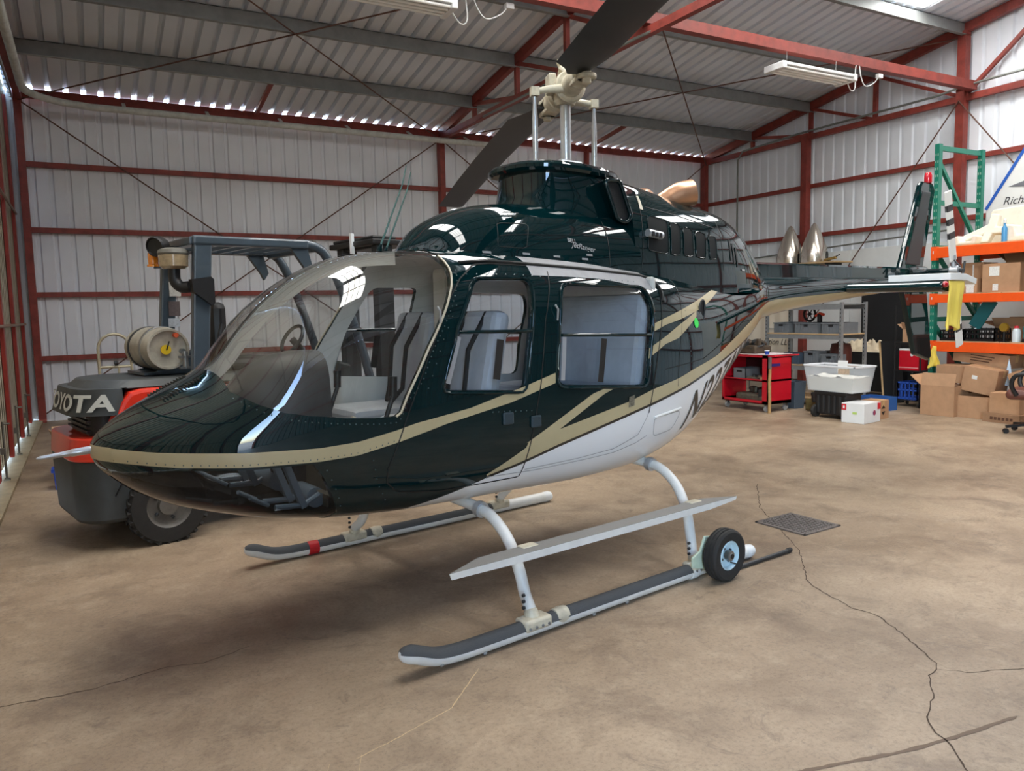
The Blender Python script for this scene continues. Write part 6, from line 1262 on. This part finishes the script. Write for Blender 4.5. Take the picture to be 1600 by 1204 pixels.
# black partition boards, bench with a heap of cloth
M_BLKB = mat('board_black', (26, 27, 30), 0.6, var=0.2, vscale=2)
o = thing('partition_board', 'tall black partition board standing against the gable wall', 'board', (12.45, 8.05, 0)); MB().box(0, 0.03, 0, 1.22, 0, 2.05).build('board_sheet', M_BLKB, o, bevel=0.003); MB().box(-0.10, 0.12, 0.10, 0.14, 0, 0.03).build('board_foot', M_DARK, o); MB().box(-0.10, 0.12, 1.08, 1.12, 0, 0.03).build('board_foot', M_DARK, o)
bnc = thing('workbench', 'black fronted bench carrying a heap of cream cloth', 'bench', (11.62, 8.02, 0)); MB().box(0, 0.55, 0, 1.35, 0.72, 0.76).build('bench_top', M_BLKB, bnc, bevel=0.004); MB().box(0.0, 0.02, 0, 1.35, 0.10, 0.72).build('front_panel', M_BLKB, bnc)
for x, y in ((0.03, 0.03), (0.03, 1.32), (0.52, 0.03), (0.52, 1.32)): MB().box(x-0.02, x+0.02, y-0.02, y+0.02, 0, 0.72).build('leg', M_DARK, bnc)
cl = thing('cloth_heap', 'crumpled heap of cream cloth on the black bench', 'cloth', (11.85, 8.72, 0.762)); rnd = random.Random(2); ph = [rnd.uniform(0, 6) for _ in range(8)]
def heap(i, j):
    u, v = i/40*2-1, j/20*2-1; e = max(0, 1-abs(u)**3)*max(0, 1-abs(v)**2.2); hgt = e*(0.16+0.05*math.sin(9*u+ph[0]+3*v)+0.04*math.sin(17*u+ph[1])*math.cos(7*v+ph[2])+0.03*math.sin(23*u-9*v+ph[3])); return (v*0.20, u*0.56, max(0.002, hgt))
MB().grid(heap, 41, 21).build('cloth_sheet', mat('cloth_cream', (214, 198, 170), 0.9, var=0.12, vscale=9), cl, smooth=70)
MB().grid(lambda i, j: (-0.15+0.07*j/5, 0.10+0.20*i/8+0.01*math.sin(3*j), 0.02+0.05*math.sin(math.pi*i/8)+0.05*j/5), 9, 6).build('blue_rag', mat('rag_blue', (60, 130, 170), 0.8), cl, smooth=70)
o = thing('leaning_board', 'dark plywood board leaning on edge beside the wire rack', 'board', (10.90, 7.66, 0)); MB().box(0, 0.50, 0, 0.02, 0, 1.0, Matrix.Rotation(-0.10, 4, 'X')).build('board_face', M_BLKB, o); MB().box(-0.012, 0.0, -0.003, 0.023, 0, 1.0, Matrix.Rotation(-0.10, 4, 'X')).build('board_edge', M_PLY, o)
# wire rack with red box and milk crate
wr_ = thing('wire_rack', 'narrow black wire rack beside the green upright', 'rack', (10.92, 7.10, 0))
WX, WY = 0.34, 0.42
for x in (0, WX):
    for y in (0, WY): MB().tube([(x, y, 0.06), (x, y, 1.55)], 0.012, 8).build('pole', M_BLACK, wr_, smooth=40); MB().lathe([(0, -0.012), (0.03, -0.012), (0.03, 0.012), (0, 0.012)], (x, y, 0.03), (0, 1, 0), 12).build('caster', M_BLACK, wr_)
for z in (0.10, 0.55, 0.98):
    for a, b in (((0, 0), (WX, 0)), ((0, WY), (WX, WY)), ((0, 0), (0, WY)), ((WX, 0), (WX, WY))): MB().tube([(*a, z), (*b, z)], 0.008, 6).build('shelf_wire', M_BLACK, wr_)
    for k in range(1, 8): MB().tube([(0, WY*k/8, z), (WX, WY*k/8, z)], 0.004, 6).build('shelf_wire', M_BLACK, wr_)
o = thing('red_box', 'glossy red box with white lid on the wire rack', 'box', (11.09, 7.31, 0.56)); MB().box(-0.14, 0.14, -0.16, 0.16, 0, 0.30).build('box_body', M_CART, o, bevel=0.006); MB().box(-0.14, 0.14, -0.162, 0.162, 0.30, 0.33).build('lid', M_WHITE, o, bevel=0.006); MB().lathe([(0, 0), (0.025, 0), (0.025, 0.004), (0, 0.004)], (-0.141, -0.05, 0.24), (-1, 0, 0), 16).build('badge', M_WHITE, o); MB().box(-0.143, -0.140, -0.16, 0.16, 0.035, 0.05).build('pale_line', mat('line_pink', (226, 150, 150), 0.5), o)
crate('blue milk crate on the bottom shelf of the wire rack', 11.09, 7.31, 0.112, 0.30, 0.32, 0.27, mat('crate_blue', (44, 84, 176), 0.45), bars=5, name='milk_crate')
carton('small brown carton on the top shelf of the wire rack', 11.09, 7.30, 0.99, 0.26, 0.26, 0.20, 0.1, closed=False, flaps=(30, 60, 40, 50))
# wheeled box, clear tote, white box, brown box
wbx = thing('wheeled_toolbox', 'black wheeled toolbox under the clear plastic tote', 'toolbox', (9.20, 7.20, 0)); MB().box(-0.17, 0.17, -0.26, 0.24, 0.05, 0.36).build('box_body', M_BLACK, wbx, bevel=0.015); MB().box(-0.18, 0.18, -0.27, 0.25, 0.33, 0.375).build('lid', M_BLACK, wbx, bevel=0.01)
for k in range(5): MB().box(-0.18, -0.168, -0.2+k*0.09, -0.17+k*0.09, 0.08, 0.32).build('rib', M_DARK, wbx)
for y in (-0.24, 0.24): w_ = MB().lathe([(0.05, -0.025), (0.082, -0.025), (0.088, -0.015), (0.088, 0.015), (0.082, 0.025), (0.05, 0.025)], (-0.15, y, 0.088), (0, 1, 0), 24).build('wheel', M_RUB, wbx, smooth=40); MB().lathe([(0, -0.022), (0.06, -0.022), (0.06, 0.022), (0, 0.022)], (-0.15, y, 0.088), (0, 1, 0), 20).build('wheel_disc', mat('wheel_grey', (150, 146, 136), 0.5), w_)
tt = thing('plastic_tote', 'clear plastic tote of white packing on the wheeled toolbox', 'tote', (9.22, 7.20, 0.377)); M_TOTE = mat('tote_plastic', (214, 222, 230), 0.25); M_TOTE.node_tree.nodes['Principled BSDF'].inputs['Alpha'].default_value = 0.38
def frus(mb, a, b, z0, z1, k):
    vs = [(x*a*(k if z == z0 else 1), y*b*(k if z == z0 else 1), z) for z in (z0, z1) for x, y in ((-1, -1), (1, -1), (1, 1), (-1, 1))]; return mb.add(vs, [(3, 2, 1, 0), (0, 1, 5, 4), (1, 2, 6, 5), (2, 3, 7, 6), (3, 0, 4, 7)])
frus(MB(), 0.22, 0.42, 0.0, 0.36, 0.86).build('tote_shell', M_TOTE, tt, fix=False)
mb = MB(); n = 16
def fill(i, j):
    u, v = i/n*2-1, j/n*2-1; return (u*0.195, v*0.375, 0.205+0.015*math.sin(6*v+2*u)+0.01*math.sin(13*v))
mb.grid(fill, n+1, n+1); frus(mb, 0.196, 0.376, 0.005, 0.205, 0.92); mb.build('packing', mat('packing_white', (232, 230, 220), 0.9), tt, smooth=40, fix=False)
for x0, x1, y0, y1 in ((-0.235, -0.215, -0.43, 0.43), (0.215, 0.235, -0.43, 0.43), (-0.235, 0.235, -0.43, -0.41), (-0.235, 0.235, 0.41, 0.43)): MB().box(x0, x1, y0, y1, 0.345, 0.37).build('tote_rim', mat('rim_white', (222, 226, 232), 0.4), tt, bevel=0.004)
MB().box(-0.222, -0.219, -0.34, -0.16, 0.26, 0.335).build('paper_label', mat('label_tan', (206, 184, 160), 0.7, var=0.3, vscale=30), tt)
o = thing('paper_sheet', 'white card sticking up out of the clear tote', 'card', (9.30, 7.20, 0.63)); MB().box(-0.003, 0.003, -0.07, 0.09, 0, 0.17, Matrix.Rotation(0.1, 4, 'Y')).build('card_sheet', M_WHITE, o)
wx = thing('white_carton', 'white cardboard box with red corner labels on the floor', 'box', (9.12, 6.76, 0), math.radians(8)); MB().box(-0.21, 0.21, -0.16, 0.16, 0, 0.26).build('carton_body', M_WHITE, wx, bevel=0.004); MB().box(-0.209, -0.001, -0.159, 0.159, 0.26, 0.265).build('flap', M_WHITE, wx); MB().box(0.001, 0.209, -0.159, 0.159, 0.26, 0.265).build('flap', M_WHITE, wx)
M_RLAB = mat('label_red', (206, 36, 50), 0.5)
MB().box(-0.214, -0.2105, 0.09, 0.155, 0.17, 0.25).build('red_label', M_RLAB, wx); MB().box(0.13, 0.205, -0.164, -0.1605, 0.17, 0.255).build('red_label', M_RLAB, wx); MB().box(-0.216, -0.214, 0.11, 0.135, 0.19, 0.23).build('label_mark', M_WHITE, wx)
MB().lathe([(0, 0), (0.035, 0), (0.035, 0.003), (0, 0.003)], (0.05, -0.161, 0.13), (0, -1, 0), 18).build('round_logo', mat('logo_dark', (60, 56, 110), 0.5, var=0.8, vscale=40, var2=(190, 40, 60)), wx); MB().box(-0.214, -0.211, -0.06, 0.0, 0.12, 0.15).build('green_label', mat('label_green', (180, 210, 110), 0.5), wx)
o = open_box('carton', 'brown cardboard box with a black diamond mark beside the white box', (9.53, 6.86, 0), (0.30, 0.26, 0.25), math.radians(8), closed=True)
for sg in (1, -1): MB().prism([(-0.05, 0.125+sg*0.02), (0.05, 0.125+sg*0.02), (0.0, 0.125+sg*0.07)], lambda u, v, d: (u, d, v), -0.1375, -0.1345).build('diamond_mark', M_BLACK, o)
o = thing('blue_tray', 'flat blue plastic basket on the floor behind the tote', 'basket', (10.35, 7.40, 0)); 
M_BB = mat('basket_blue', (52, 96, 160), 0.5)
mb = MB().box(-0.15, 0.15, -0.22, 0.22, 0, 0.012); mb.build('basket_floor', M_BB, o)
for s in (-1, 1): MB().box(s*0.15-0.006, s*0.15+0.006, -0.22, 0.22, 0, 0.2).build('basket_wall', M_BB, o); MB().box(-0.15, 0.15, s*0.22-0.006, s*0.22+0.006, 0, 0.2).build('basket_wall', M_BB, o)
# office chair
M_LEA = mat('chair_brown_leather', (104, 58, 46), 0.45, var=0.2, vscale=10)
oc = thing('office_chair', 'brown leather office chair at the right edge', 'chair', (9.85, 4.95, 0), math.radians(200))
MB().box(-0.26, 0.26, -0.27, 0.25, 0.42, 0.54).build('seat', M_LEA, oc, bevel=0.05); MB().box(-0.25, 0.25, -0.06, 0.06, 0, 0.66, Matrix.Translation((0, 0.26, 0.52)) @ Matrix.Rotation(-0.15, 4, 'X')).build('backrest', M_LEA, oc, bevel=0.05)
for s in (-1, 1): MB().tube(smoothpath([(s*0.28, 0.22, 0.50), (s*0.33, 0.22, 0.70), (s*0.33, 0.05, 0.74), (s*0.33, -0.15, 0.72), (s*0.31, -0.2, 0.60), (s*0.27, -0.15, 0.48)], 4), 0.026, 8).build('armrest', M_BLACK, oc, smooth=60)
MB().tube([(0, 0, 0.10), (0, 0, 0.42)], 0.028, 12).build('gas_lift', M_BLACK, oc, smooth=40)
for k in range(5):
    a = 2*math.pi*k/5+0.2; c, s = math.cos(a), math.sin(a); MB().bar((0, 0, 0.12), (0.30*c, 0.30*s, 0.085), 0.045, 0.03).build('base_arm', M_BLACK, oc); MB().lathe([(0, -0.022), (0.03, -0.022), (0.032, 0), (0.03, 0.022), (0, 0.022)], (0.30*c, 0.30*s, 0.032), (-s, c, 0), 14).build('caster', M_BLACK, oc, smooth=40)
